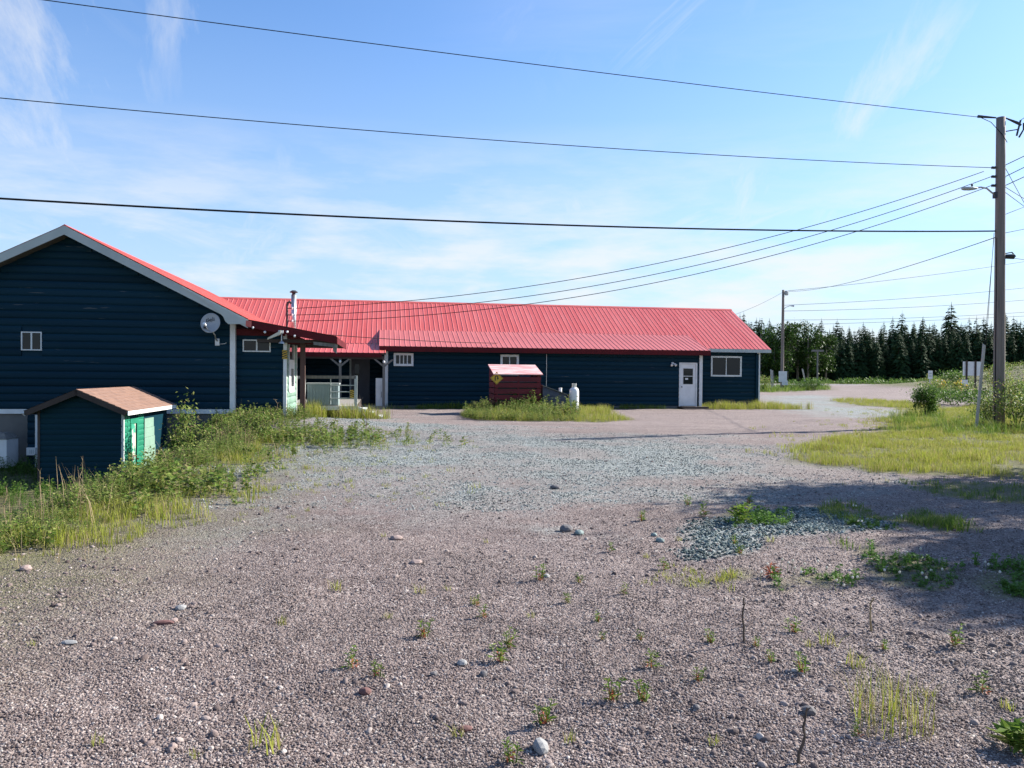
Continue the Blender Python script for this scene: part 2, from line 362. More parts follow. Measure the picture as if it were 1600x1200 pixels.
quads = np.stack([I[:-1, :-1], I[:-1, 1:], I[1:, 1:], I[1:, :-1]], -1).reshape(-1, 4)
def np_mesh(name, verts, quads, mats, smooth=False, mi=None):
    me = bpy.data.meshes.new(name); nv, nf = len(verts), len(quads); k = quads.shape[1]
    me.vertices.add(nv); me.vertices.foreach_set('co', np.asarray(verts, np.float32).ravel())
    me.loops.add(nf * k); me.loops.foreach_set('vertex_index', quads.ravel().astype(np.int32))
    me.polygons.add(nf); me.polygons.foreach_set('loop_start', np.arange(0, nf * k, k, dtype=np.int32))
    for m in (mats if isinstance(mats, list) else [mats]): me.materials.append(m)
    if mi is not None: me.polygons.foreach_set('material_index', mi.astype(np.int32))
    me.polygons.foreach_set('use_smooth', np.full(nf, smooth)); me.update(calc_edges=True); me.validate(); return me
def m_ground():
    m, nt, b, out = newmat('ground'); g = G(nt); v = g.coord((1, 1, 1))
    def att(n): a = g.n('ShaderNodeAttribute', attribute_name=n); return a.outputs['Fac']
    def vor(sc, rnd=1):
        n = g.n('ShaderNodeTexVoronoi'); n.inputs['Scale'].default_value = sc; n.inputs['Randomness'].default_value = rnd; g.l(v, n.inputs['Vector']); return n
    v1, v2, v3 = vor(75), vor(38), vor(150)
    r1 = g.n('ShaderNodeSeparateColor'); g.l(v1.outputs['Color'], r1.inputs[0]); r2 = g.n('ShaderNodeSeparateColor'); g.l(v2.outputs['Color'], r2.inputs[0])
    sel = g.ramp(r2.outputs[1], .62, .66); val = g.mix(sel, r1.outputs[0], r2.outputs[0])
    def cr(cols):
        n = g.n('ShaderNodeValToRGB'); e = n.color_ramp.elements
        while len(e) < len(cols): e.new(.5)
        for i, (p, c) in enumerate(cols): e[i].position = p; e[i].color = (*c, 1)
        g.l(val, n.inputs[0]); return n.outputs[0]
    purple = cr([(0, (.09, .066, .061)), (.35, (.152, .116, .107)), (.75, (.23, .182, .168)), (.93, (.32, .27, .25)), (1, (.41, .38, .35))])
    teal = cr([(0, (.10, .112, .108)), (.4, (.19, .207, .198)), (.8, (.29, .31, .295)), (1, (.42, .44, .42))])
    lane = cr([(0, (.16, .125, .115)), (.5, (.235, .19, .176)), (1, (.33, .275, .255))])
    big = g.noise(v, .55, 5); patch = g.noise(v, 2.2, 4)
    purple = g.mix(g.math('MULTIPLY', g.ramp(big, .4, .65), .45), purple, (.26, .215, .197))
    purple = g.mix(g.math('MULTIPLY', g.ramp(patch, .52, .68), .3), purple, (.13, .098, .093))
    col = g.mix(g.math('MULTIPLY', att('lane'), .8), purple, lane); tr = g.noise(g.coord((.22, 1.6, 1)), 1.0, 6); col = g.mix(g.math('MULTIPLY', g.ramp(tr, .45, .7), .5), col, (.12, .092, .085)); col = g.mix(g.math('MULTIPLY', g.ramp(g.noise(v, .22, 6), .5, .7), .35), col, (.30, .25, .235)); col = g.mix(att('teal'), col, teal)
    soil = g.mix(g.ramp(g.noise(v, 3, 6), .35, .65), (.085, .085, .035), (.13, .135, .045))
    col = g.mix(g.math('MULTIPLY', att('grass'), .85), col, soil)
    g.l(col, b.inputs['Base Color']); b.inputs['Roughness'].default_value = .92; b.inputs['Specular IOR Level'].default_value = .2
    h = g.math('ADD', g.math('MULTIPLY', v1.outputs['Distance'], -.55), g.math('ADD', g.math('MULTIPLY', v2.outputs['Distance'], -.5), g.math('MULTIPLY', g.noise(v, 25, 4), .8)))
    g.bump(h, .9, .022, b); return m
M['ground'] = m_ground()
gme = np_mesh('ground', np.stack([gx, gy, gz], -1), quads, M['ground'], True)
for nm, arr in zip(('teal', 'grass', 'lane'), zones(gx, gy)):
    a = gme.attributes.new(nm, 'FLOAT', 'POINT'); a.data.foreach_set('value', np.asarray(arr, np.float32))
struct(link('ground', gme))
# public road beyond the yard
M['asphalt'] = mat('asphalt', (.17, .165, .165), (.13, .125, .125), .7, .75, bump=.3, bdist=.004, spec=.5)
rx = np.arange(-80, 200, 4.0); ry = np.linspace(84, 116, 12)
RX, RY = np.meshgrid(rx, ry); RY = RY + .03 * (RX - 35); RZ = np.clip(.004 * (RY - 40), 0, .55) + 3.7 * np.exp(-((RX - 66) / 15) ** 2 - ((RY - 86) / 13) ** 2) * 0 + .03
RI = np.arange(RX.size).reshape(RX.shape); rq = np.stack([RI[:-1, :-1], RI[:-1, 1:], RI[1:, 1:], RI[1:, :-1]], -1).reshape(-1, 4)
struct(link('road', np_mesh('road', np.stack([RX.ravel(), RY.ravel(), RZ.ravel()], -1), rq, M['asphalt'])))

# ---------------------------------------------------------------- building kit (local frame u, v, z)
def wallmap(A, B):
    A = np.array(A, float); B = np.array(B, float); d = (B - A) / np.linalg.norm(B - A); n = np.array([d[1], -d[0]])
    return lambda s, o, z: (A[0] + d[0] * s + n[0] * o, A[1] + d[1] * s + n[1] * o, z)
def wbox(mb, f, s0, s1, o0, o1, z0, z1, m=0):
    p = [f(s, o, z) for z in (z0, z1) for s, o in ((s0, o1), (s1, o1), (s1, o0), (s0, o0))]
    return mb.add(p, [(0,3,2,1),(4,5,6,7),(0,1,5,4),(1,2,6,5),(2,3,7,6),(3,0,4,7)], m)
def siding(wall, f, z0, z1, pitch, span, openings=(), m='siding', depth=.038):
    """one object per board; span(z) gives the board's ends; boards stop at openings"""
    n = int(round((z1 - z0) / pitch)); h = (z1 - z0) / n
    for i in range(n):
        za, zb = z0 + i * h, z0 + (i + 1) * h
        s0, s1 = span(zb)
        if s1 - s0 < .15: continue
        segs = [(s0, s1)]
        for (a, b, c, d) in openings:
            if c < zb - .02 and d > za + .02:
                segs = [q for (p, r) in segs for q in ((p, min(r, a)), (max(p, b), r)) if q[1] - q[0] > .03]
        prof = [(.0, 0), (.014, .004), (depth * .85, .2 * h), (depth, .45 * h), (depth * .92, .72 * h), (depth * .5, .93 * h), (.010, h - .002), (0, h - .002)]
        for (p, r) in segs:
            mb = MB(); w = random.uniform(-.0015, .0015)
            vs = [f(p, o + w, za + z) for o, z in prof] + [f(r, o + w, za + z) for o, z in prof]; k = len(prof)
            mb.add(vs, [tuple(range(k)), tuple(reversed(range(k, 2 * k)))] + [(j + 1, j, j + k, j + 1 + k) for j in range(k - 1)])
            mb.build('siding_board', M[m], wall)
def window(bld, f, s0, s1, z0, z1, fw=.07, mull=1, glass='glass', out=.06, bars=()):
    mb = MB()
    wbox(mb, f, s0, s0 + fw, .0, out, z0, z1); wbox(mb, f, s1 - fw, s1, 0, out, z0, z1)
    wbox(mb, f, s0 + fw, s1 - fw, 0, out - .003, z1 - fw, z1); wbox(mb, f, s0 + fw, s1 - fw, 0, out + .01, z0, z0 + fw)
    w = mb.build('window', M['trim'], bld)
    a, b = s0 + fw, s1 - fw; n = mull + 1
    for k in range(n):
        p = a + (b - a) * k / n; q = a + (b - a) * (k + 1) / n
        wbox(MB(), f, p + .012, q - .012, .004, .022 + .006 * (k % 2), z0 + fw, z1 - fw).build('pane', M[glass], w)
        if k: wbox(MB(), f, p - .02, p + .02, .002, .04, z0 + fw, z1 - fw).build('mullion', M['trim'], w)
    return w
PW = .9144
def rib_panel(w, L):
    xs = []; 
    for i in range(int(round(w / .2286)) + 1):
        c = i * .2286
        for dx, dz in ((-.028, 0), (-.010, .015), (.010, .015), (.028, 0)):
            if -.001 <= c + dx <= w + .001: xs.append((c + dx, dz))
    if xs[0][0] > .013: xs.insert(0, (0, 0))
    if xs[0][0] <= .013: xs[0] = (0, xs[0][1]); 
    if xs[-1][0] < w: xs.append((w, xs[-1][1]))
    mb = MB(); n = len(xs)
    mb.add([(x, 0, z) for x, z in xs] + [(x, L, z) for x, z in xs], [(j, j + 1, j + 1 + n, j + n) for j in range(n - 1)])
    return mb
def roof_slope(bld, name, e0, e1, rise_dir, L, m='roof', slab=.10, under='soffit', cut0=0, cut1=0):
    """e0->e1 along the eave, rise_dir unit vector up the slope; a slab plus ribbed sheets"""
    e0 = np.array(e0, float); e1 = np.array(e1, float); s = np.array(rise_dir, float); W_ = np.linalg.norm(e1 - e0); e = (e1 - e0) / W_; n = np.cross(e, s)
    mb = MB(); lo = e0 - n * slab
    mb.prism([lo, lo + e * W_, lo + e * W_ + s * L, lo + s * L], n * (slab - .004))
    r = mb.build(name, M[under], bld)
    cache = {}
    k = 0; x = 0
    while x < W_ - .05:
        w = min(PW, W_ - x); key = round(w, 3)
        if key not in cache:
            o = rib_panel(w, L).build('roof_panel', M[m], r); cache[key] = o.data
        else: o = link('roof_panel', cache[key], r)
        p = e0 + e * x + n * (.001 if k % 2 else .0035)
        o.matrix_local = Matrix(((e[0], s[0], n[0], p[0]), (e[1], s[1], n[1], p[1]), (e[2], s[2], n[2], p[2]), (0, 0, 0, 1)))
        x += PW; k += 1
    return r
PITCHR = math.atan(.5155)
# ================================================================ the long building
LB = empty('long_building', tuple(ORG), TH)
tag(LB, 'long low dark green building with red ribbed metal roof and white door', 'building')
AL = 14.73                                      # length of the lean-to front
VE, ZE, VR = 1.12, 2.89, 5.68                   # main eave and ridge
ZR = ZE + (VR - VE) * .5155
up = (0, math.cos(PITCHR), math.sin(PITCHR)); dn = (0, -math.cos(PITCHR), math.sin(PITCHR)); SL = (VR - VE) / math.cos(PITCHR)
mr = roof_slope(LB, 'main_roof', (-27.5, VE, ZE), (4.2, VE, ZE), up, SL)
roof_slope(LB, 'rear_roof', (4.2, 2 * VR - VE, ZE), (-27.5, 2 * VR - VE, ZE), dn, SL)
MB().prism([(-27.5, VR - .14, ZR - .055), (-27.5, VR, ZR + .035), (-27.5, VR + .14, ZR - .055), (-27.5, VR, ZR - .02)], (31.72, 0, 0)).build('ridge_cap', M['roof'], mr)
MB().prism([(-27.5, VE - .022, ZE - .17), (-27.5, VE - .022, ZE - .006), (-27.5, VE - .003, ZE - .006), (-27.5, VE - .003, ZE - .17)], (31.7, 0, 0)).build('fascia', M['grey_trim'], mr)
# walls
f_add = wallmap((-AL, 0), (0, 0)); f_right = wallmap((0, 1.5), (3.7, 1.5)); f_porch = wallmap((-19.1, 1.5), (-AL, 1.5)); f_end = wallmap((3.7, 1.5), (3.7, 9.86)); f_addw = wallmap((-AL, 1.5), (-AL, 0)); f_adde = wallmap((0, 0), (0, 1.5))
wa = wbox(MB(), f_add, 0.02, AL - .02, -.14, -.002, 0, 2.62).build('front_wall', M['siding'], LB)
def pr(pxs, v, off): return on_front(*pxs, v)
d0, dz0 = on_front(1060, 632, 0); d1, dz1 = on_front(1089, 563, 0); d0 += AL; d1 += AL
w1a, w1b = on_front(615, 571.8, 0); w1c, w1d = on_front(646, 551.8, 0); w1 = (w1a + AL, w1c + AL, w1b, w1d)
w2a, w2b = on_front(781.5, 586, 0); w2c, w2d = on_front(810.5, 554.3, 0); w2 = (w2a + AL, w2c + AL, w2b, w2d)
door_top = 2.17
siding(wa, f_add, .12, 2.60, .205, lambda z: (.05, AL - .05), [(d0, d1, 0, door_top), w1, w2])
wbox(MB(), f_add, 0, AL, -.16, .01, -.2, .12).build('foundation', M['concrete'], LB)
wr = wbox(MB(), f_right, 0, 3.68, -.14, -.002, 0, 2.78).build('side_front_wall', M['siding'], LB)
w3a, w3b = on_front(1110, 588.2, 1.5); w3c, w3d = on_front(1158.3, 556.8, 1.5); w3 = (w3a, w3c, w3b, w3d)
siding(wr, f_right, .12, 2.76, .205, lambda z: (.03, 3.66), [w3])
wp = wbox(MB(), f_porch, 0, 19.1 - AL, -.14, -.002, 0, 2.8).build('porch_wall', M['siding'], LB)
pd0, _ = on_front(546, 620, 1.5); pd1, _ = on_front(578, 560, 1.5); pd0 += 19.1; pd1 += 19.1
siding(wp, f_porch, .12, 2.76, .205, lambda z: (.03, 19.1 - AL - .03), [(pd0, pd1, .1, 2.25)])
MB().prism([(3.698, 1.4, 0), (3.698, 9.86, 0), (3.698, 9.86, 2.78), (3.698, VR, 2.78 + 4.2 * .5155 - .02), (3.698, 1.4, 2.68)], (-.14, 0, 0)).build('gable_wall', M['siding'], LB)
we = MB().prism([(-AL + .002, .0, 0), (-AL + .002, 1.5, 0), (-AL + .002, 1.5, 3.0), (-AL + .002, .0, 2.62)], (.14, 0, 0)).build('lean_to_end_wall', M['siding'], LB)
siding(we, f_addw, .12, 2.6, .205, lambda z: (.02, 1.48))
wf = MB().prism([(-.002, .0, 0), (-.002, 1.5, 0), (-.002, 1.5, 3.0), (-.002, .0, 2.62)], (-.14, 0, 0)).build('lean_to_end_wall', M['siding'], LB)
siding(wf, f_adde, .12, 2.6, .205, lambda z: (.02, 1.48))
siding(bpy.data.objects['gable_wall'], f_end, .12, 4.8, .205, lambda z: (max(.03, (z - 2.72) / .5155 + .05) if z > 2.72 else .03, min(8.33, 8.36 - (z - 2.72) / .5155) if z > 2.72 else 8.33))
# lean-to roof, laid over the main roof
ap = math.atan2(.90, 3.0); aup = (0, math.cos(ap), math.sin(ap)); ZA = 2.74
ar = roof_slope(LB, 'lean_to_roof', (-AL - .3, -.36, ZA), (.36, -.36, ZA), aup, 3.05 / math.cos(ap), 'roof2', slab=.09)
MB().box(-AL - .29, .35, -.385, -.362, ZA - .23, ZA - .008).build('fascia', M['red_trim'], ar)
MB().box(-AL - .28, .34, -.36, .0, ZA - .205, ZA - .19).build('soffit', M['red_trim'], ar)
for uu in (-AL - .30, .338):
    MB().prism([(uu, -.36, ZA - .20), (uu, 1.5, ZA - .2 + 1.86 * .3), (uu, 1.5, ZA + 1.86 * .3 - .01), (uu, -.36, ZA - .01)], (.02, 0, 0)).build('rake_board', M['red_trim'], ar)
# white corner posts
def post(u, v, z0, z1, w=.13, m='trim', name='corner_post', d=None):
    d = d or w; return MB().box(u - w / 2, u + w / 2, v - d / 2, v + d / 2, z0, z1).build(name, M[m], LB)
post(-AL, -.02, 0, 2.56, .16); post(0.0, -.02, 0, 2.56, .15); post(3.7, 1.48, 0, 2.76, .15)
# windows
w = window(LB, f_add, *w1, fw=.10, mull=3); window(LB, f_add, *w2, fw=.10, mull=1); window(LB, f_right, *w3, fw=.08, mull=1)
# white entrance door
fr = MB(); wbox(fr, f_add, d0 - .0, d0 + .07, .0, .06, .1, door_top); wbox(fr, f_add, d1 - .07, d1, 0, .06, .1, door_top); wbox(fr, f_add, d0 + .07, d1 - .07, 0, .057, door_top - .07, door_top)
fr.build('door_frame', M['trim'], LB)
do = wbox(MB(), f_add, d0 + .075, d1 - .075, .0, .03, .12, door_top - .075).build('door', M['white_metal'], LB)
gm = MB(); a, b = d0 + .21, d1 - .21
wbox(gm, f_add, a - .03, b + .03, .03, .042, 1.12, 1.15); wbox(gm, f_add, a - .03, b + .03, .03, .042, 1.89, 1.92); wbox(gm, f_add, a - .03, a, .03, .042, 1.15, 1.89); wbox(gm, f_add, b, b + .03, .03, .042, 1.15, 1.89); wbox(gm, f_add, a, b, .03, .045, 1.515, 1.545)
gm.build('glazing_frame', M['trim'], do)
wbox(MB(), f_add, a, b, .03, .034, 1.15, 1.515).build('pane', M['glass'], do); wbox(MB(), f_add, a, b, .03, .034, 1.545, 1.89).build('pane', M['glass'], do)
wbox(MB(), f_add, a + .1, a + .24, .036, .038, 1.36, 1.44).build('notice', M['trim'], do)
kx, ky, kz = f_add(d0 + .13, .03, 1.02); MB().tube([(kx, ky, kz), (kx, ky - .05, kz)], [.022, .03], 10).build('door_knob', M['dark_metal'], do)
sp = MB(); wbox(sp, f_add, d0 - .05, d1 + .35, .0, .65, -.1, .10); wbox(sp, f_add, d0 - .05, d1 + .45, .65, .95, -.1, .02); sp.build('step', M['dark_wood'], LB)
# double flood lamp by the door
lx, ly, lz = f_add(on_front(1050.5, 566, 0)[0] + AL, .03, 2.13); L_ = MB()
L_.box(lx - .05, lx + .05, ly - .03, ly, lz - .05, lz + .05)
lm = L_.build('flood_lamp', M['white_metal'], LB)
for sg in (-1, 1): MB().tube([(lx, ly - .03, lz), (lx + sg * .05, ly - .08, lz - .02), (lx + sg * .08, ly - .13, lz - .05), (lx + sg * .10, ly - .19, lz - .10)], [.015, .03, .05, .06], 10).build('lamp_head', M['white_metal'], lm)
# conduit on the wall
cu = on_front(853.5, 580, 0)[0]; MB().tube([(cu, -.05, .5), (cu, -.05, 2.5)], .013, 6).build('conduit', M['galv'], LB)
# porch roof, lower pitch below the main eave
pa = math.atan2(.46, 2.2); pup = (0, math.cos(pa), math.sin(pa))
po = roof_slope(LB, 'porch_roof', (-20.5, VE - 2.2, ZE - .475), (-AL - .02, VE - 2.2, ZE - .475), pup, 2.26 / math.cos(pa), slab=.08, under='dark_wood')
MB().box(-20.5, -AL - .2, VE - 2.225, VE - 2.203, ZE - .66, ZE - .485).build('fascia', M['red_trim'], po)
MB().box(-20.5, -AL - .1, VE - 2.15, VE - 2.03, ZE - .74, ZE - .60).build('beam', M['dark_wood'], po)
def porch_post(u):
    v = VE - 2.09; p = MB().box(u - .05, u + .05, v - .05, v + .05, .0, ZE - .74).build('porch_post', M['grey_wood'], LB)
    for sg in (-1, 1):
        MB().prism([(u + sg * .05, v - .04, 1.82), (u + sg * .05, v - .04, 1.93), (u + sg * .33, v - .04, 2.15), (u + sg * .44, v - .04, 2.15)], (0, .08, 0)).build('brace', M['grey_wood'], p)
    MB().lathe([(.035, 1.985), (.05, 2.02), (.05, 2.06), (.02, 2.09)], 10, (u, v - .09)).build('bulb_lamp', M['white_metal'], p)
for px in (531.5,): porch_post(on_front(px, 590, VE - 2.09)[0])
porch_post(-AL - .1)
MB().box(-19.0, -AL - .03, VE - 2.2, 1.36, -.1, .13).build('porch_floor', M['deck'], LB)
gd = wbox(MB(), f_porch, pd0, pd1, .0, .05, .14, 2.25).build('porch_door', M['grey_door'], LB)
pm = (pd0 + pd1) / 2
wbox(MB(), f_porch, pm - .22, pm - .02, .05, .056, 1.15, 1.95).build('pane', M['glass'], gd); wbox(MB(), f_porch, pd0, pd0 + .08, .05, .07, .14, 2.25).build('door_frame', M['grey_trim'], gd)
# ================================================================ the gabled wing
GB = empty('gabled_building', tuple(ORG), TH)
tag(GB, 'dark green gabled building with satellite dish, red metal roof and low entrance canopy', 'building')
VG = -11.5; UR = -23.40; UE = -18.62; HW = 4.3; UC = UR + HW             # gable plane, ridge, eave, half width, right corner
ZRG = 5.50; TP = .512; PA = math.atan(TP); VF = VG - .42
ZEG = ZRG - (UE - UR) * TP; SG = (UE - UR) / math.cos(PA)
lr = roof_slope(GB, 'right_roof', (UE, VF, ZEG), (UE, VR, ZEG), (-math.cos(PA), 0, math.sin(PA)), SG)
roof_slope(GB, 'left_roof', (2 * UR - UE, VR, ZEG), (2 * UR - UE, VF, ZEG), (math.cos(PA), 0, math.sin(PA)), SG)
MB().prism([(UR - .14, VF, ZRG - .055), (UR, VF, ZRG + .035), (UR + .14, VF, ZRG - .055), (UR, VF, ZRG - .02)], (0, 17, 0)).build('ridge_cap', M['roof'], lr)
zt = 3.0; Z0 = .44
gw = MB().prism([(UR - HW, VG + .002, -1.2), (UR + HW, VG + .002, -1.2), (UR + HW, VG + .002, ZRG - HW * TP - .15), (UR, VG + .002, ZRG - .14), (UR - HW, VG + .002, ZRG - HW * TP - .15)], (0, .2, 0)).build('gable_wall', M['siding'], GB)
f_g = wallmap((UR - HW, VG), (UR + HW, VG))
q0, q1 = on_front(32.5, 547.3, VG - .05); q2, q3 = on_front(64.8, 518.5, VG - .05); wg = (q0 - UR + HW, q2 - UR + HW, q1, q3)
ZW = ZRG - HW * TP - .15
siding(gw, f_g, Z0 + .06, Z0 + .06 + .2075 * 23, .2075, lambda z: (.02, 2 * HW - .02) if z < ZW else (.02 + (z - ZW) / TP, 2 * HW - .02 - (z - ZW) / TP), [wg])
window(GB, f_g, *wg, fw=.03, mull=1, out=.045)
MB().box(UR - HW - .02, UR + HW, VG - .05, VG - .0, Z0 - .07, Z0 + .055).build('base_trim', M['trim'], GB)
MB().box(UR - HW, UR + HW - .02, VG - .0, VG + .0015, -1.2, Z0 - .07).build('foundation', M['concrete'], GB)
MB().box(UR - HW, UC + 1.4, VG - .04 + .15, VG + .3, -1.2, Z0 - .02).build('foundation', M['concrete'], GB)
east = MB().box(UC - .14, UC - .01, VG + .2, 1.4, 0, ZEG - .1).build('side_wall', M['siding'], GB)
siding(east, wallmap((UC - .01, VG + 2.95), (UC - .01, 1.4)), .4, ZEG - .2, .2075, lambda z: (.02, 9.9))
# rake boards, soffit and boxed eave return
for sg in (-1, 1):
    ue = UR + sg * (UE - UR); dz = .25
    MB().prism([(UR, VF - .004, ZRG - .012), (ue, VF - .004, ZEG - .012), (ue, VF - .004, ZEG - dz), (UR, VF - .004, ZRG - dz)], (0, -.03, 0)).build('rake_board', M['grey_trim'], GB)
    MB().prism([(UR, VF, ZRG - .23), (ue, VF, ZEG - .23), (ue, VF, ZEG - .21), (UR, VF, ZRG - .21)], (0, VG - VF, 0)).build('rake_soffit', M['soffit'], GB)
def on_rake(px, py): u, z = on_front(px, py, VF - .04); return (u, VF - .036, z)
pc = [on_rake(322, 472), on_rake(341, 487), on_rake(349, 495), on_rake(352, 502), on_rake(357, 506.5), on_rake(386, 506)]
pc += [(UE, VF - .036, ZEG - .05), (UR + 3.0, VF - .036, ZRG - 3.0 * TP - .05)]
MB().prism(pc, (0, -.014, 0)).build('eave_return', M['grey_trim'], GB)
MB().box(UC - .07, UC + .07, VG - .07, VG + .1, Z0 - .05, 2.93).build('corner_post', M['trim'], GB)
# vestibule
VV = VG + .15; UV = on_front(445.5, 600, VV)[0]; VB = VV + 2.7; ZV = .40
f_v = wallmap((UC, VV), (UV, VV)); f_ve = wallmap((UV, VV), (UV, VB))
vw = wbox(MB(), f_v, .02, UV - UC - .005, -.12, -.002, .2, 2.78).build('vestibule_front_wall', M['siding'], GB)
a0, a1 = on_front(379.3, 549.6, VV - .03); a2, a3 = on_front(423, 531, VV - .03); wv = (a0 - UC, a2 - UC, a1, a3)
siding(vw, f_v, ZV, ZV + .2075 * 11, .2075, lambda z: (.06, UV - UC - .03), [wv])
window(GB, f_v, *wv, fw=.035, mull=1, out=.05)
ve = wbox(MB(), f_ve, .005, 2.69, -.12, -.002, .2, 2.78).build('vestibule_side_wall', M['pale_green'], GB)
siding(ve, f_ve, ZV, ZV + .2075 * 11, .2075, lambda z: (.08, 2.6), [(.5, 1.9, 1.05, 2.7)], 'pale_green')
wn_ = MB()
for s0, s1, z0, z1 in ((.5, .62, 1.0, 2.68), (1.78, 1.9, 1.0, 2.68), (.62, 1.78, 2.58, 2.68), (.62, 1.78, .95, 1.12), (.62, 1.78, 1.68, 1.95)): wbox(wn_, f_ve, s0, s1, 0, .06, z0, z1)
sw = wn_.build('side_window', M['trim'], GB)
wbox(MB(), f_ve, .62, 1.78, .004, .02, 1.95, 2.58).build('pane', M['glass'], sw); wbox(MB(), f_ve, .62, 1.25, .004, .03, 1.12, 1.68).build('panel', M['trim'], sw); wbox(MB(), f_ve, 1.25, 1.78, .004, .02, 1.12, 1.68).build('pane', M['glass'], sw)
for (s, ff) in ((UV - UC - .0, f_v),): wbox(MB(), ff, s - .05, s + .045, -.05, .05, .2, 2.72).build('corner_post', M['trim'], GB)
wbox(MB(), f_ve, 2.58, 2.70, -.05, .05, .2, 2.72).build('corner_post', M['trim'], GB)
wbox(MB(), f_v, .0, UV - UC - .0, .0, .07, 2.62, 2.80).build('frieze_board', M['red_trim'], GB); wbox(MB(), f_ve, .05, 4.9, .0, .07, 2.56, 2.74).build('frieze_board', M['red_trim'], GB)
# canopy
UK = on_front(526, 525, VF)[0]; ca = math.atan2(ZEG - .02 - 2.60, UK - UE); LCV = 5.4
ck = roof_slope(GB, 'canopy_roof', (UK, VF, 2.60), (UK, VF + LCV, 2.60), (-math.cos(ca), 0, math.sin(ca)), (UK - UE + .1) / math.cos(ca), slab=.07, under='dark_wood')
MB().prism([(UE - .03, VF - .034, ZEG - .03), (UE - .03, VF - .034, ZEG - .22), (UK, VF - .034, 2.40), (UK, VF - .034, 2.59)], (0, .03, 0)).build('fascia', M['red_trim'], ck)
MB().prism([(UE - .05, VF - .05, ZEG - .035), (UE - .05, VF - .05, ZEG - .20), (UE + .10, VF - .05, ZEG - .225), (UE + .10, VF - .05, ZEG - .055)], (0, .015, 0)).build('fascia_end', M['roof'], ck)
MB().box(UK - .002, UK + .02, VF, VF + LCV, 2.40, 2.59).build('fascia', M['red_trim'], ck)
for k in range(9): MB().box(UE + .2, UK - .02, VF + .3 + k * .6, VF + .34 + k * .6, 2.42, 2.52).build('rafter', M['dark_wood'], ck)
MB().prism([(UK - .65, VF + .02, 2.36), (UK - .02, VF + .02, 2.30), (UK - .02, VF + .02, 2.40), (UK - .65, VF + .02, 2.45)], (0, .05, 0)).build('broken_board', M['grey_wood'], ck)
MB().prism([(UK - .1, VF + .05, 2.18), (UK + .0, VF + .05, 2.12), (UK + .02, VF + .05, 2.38), (UK - .12, VF + .05, 2.38)], (0, .04, 0)).build('broken_board', M['grey_wood'], ck)
UP = on_front(473, 580, VG + .4)[0]; MB().box(UP - .07, UP + .07, VG + .33, VG + .47, .1, 2.5).build('canopy_post', M['brown_post'], GB)
MB().box(UC, UK - .1, VG + .36, VG + .44, 2.40, 2.52).build('beam', M['red_trim'], GB)
for px, py in ((395.5, 512), (414, 519), (449, 518.5), (460.5, 525)):
    u, z = on_front(px, py, VF - .05); MB().lathe([(.012, z - .035), (.032, z - .015), (.032, z + .015), (.02, z + .03)], 10, (u, VF - .07)).build('bulb_lamp', M['white_metal'], ck)
# flood lamp bracket at the vestibule corner: long pale shade and small downlight
u0, z0_ = on_front(418, 528, VF - .1); u1, z1_ = on_front(438, 519, VF - .1)
fl = MB().box(u1 - .05, u1 + .08, VF - .12, VF - .04, z1_ - .03, z1_ + .05).build('flood_lamp', M['white_metal'], GB)
MB().prism([(u0, VF - .16, z0_ - .05), (u1, VF - .16, z1_ - .07), (u1 + .02, VF - .16, z1_ + .05), (u0 + .01, VF - .16, z0_ + .0)], (0, .1, 0)).build('lamp_shade', mat('cream', (.62, .58, .46), None, 3, .5), fl)
u2, z2 = on_front(440, 535, VF - .06); MB().tube([(u2, VF - .06, z1_), (u2, VF - .06, z2)], .018, 8).build('drop_tube', M['galv'], fl); MB().lathe([(.09, z2 - .03), (.085, z2 - .01), (.03, z2 + .05)], 12, (u2, VF - .06)).build('lamp_head', M['galv'], fl)
# chimney pipe and service mast through the canopy
VC = VF + 4.6; uc, zc_ = on_front(459, 456, VC)
ch = MB().tube([(uc, VC, 2.5), (uc, VC, zc_ - .1)], .085, 14).build('chimney_pipe', M['galv'], GB, True)
MB().lathe([(.06, zc_ - .1), (.06, zc_ - .03), (.13, zc_ - .03), (.135, zc_ + .0), (.06, zc_ + .05)], 14, (uc, VC)).build('chimney_cap', M['dark_metal'], ch)
VM = VF + 3.6; um, zm = on_front(448.5, 474, VM)
ms = MB().tube([(um, VM, 2.5), (um, VM, zm - .05), (um + .02, VM, zm + .02), (um + .08, VM, zm + .05), (um + .14, VM, zm + .0)], [.035, .035, .04, .04, .045], 10).build('service_mast', M['dark_metal'], GB)
MAST = []
for k, dz in enumerate((-.16, -.38, -.58)):
    MB().box(um - .02, um + .16, VM - .02, VM + .02, zm + dz - .015, zm + dz + .015).build('bracket', M['dark_metal'], ms)
    MB().lathe([(.02, zm + dz - .04), (.035, zm + dz - .02), (.03, zm + dz), (.035, zm + dz + .02), (.02, zm + dz + .04)], 10, (um + .17, VM)).build('insulator', M['white_metal'], ms)
    p = ORG + (um + .19) * UD + VM * VD; MAST.append((p[0], p[1], zm + dz))
def hazard(name, parent, f, s0, s1, z0, z1, off):
    p = wbox(MB(), f, s0, s1, off, off + .004, z0, z1).build(name, M['yellow'], parent)
    n = 4; w, h = s1 - s0, z1 - z0
    for k in range(n):
        zb = z0 + h * (k - .25) / n; t = h * .12
        pts = [(s0, zb), (s1, zb + h * .22), (s1, zb + h * .22 + t), (s0, zb + t)]
        pts = [(s, min(max(z, z0 + .004), z1 - .004)) for s, z in pts]
        if pts[2][1] - pts[1][1] < .01 and pts[3][1] - pts[0][1] < .01: continue
        a = [f(s, off + .007, z) for s, z in pts]; MB().add(a, [(0, 1, 2, 3)]).build('stripe', M['black'], p)
h0, h1 = on_front(441, 561, VV - .06); h2, h3 = on_front(449, 547, VV - .06)
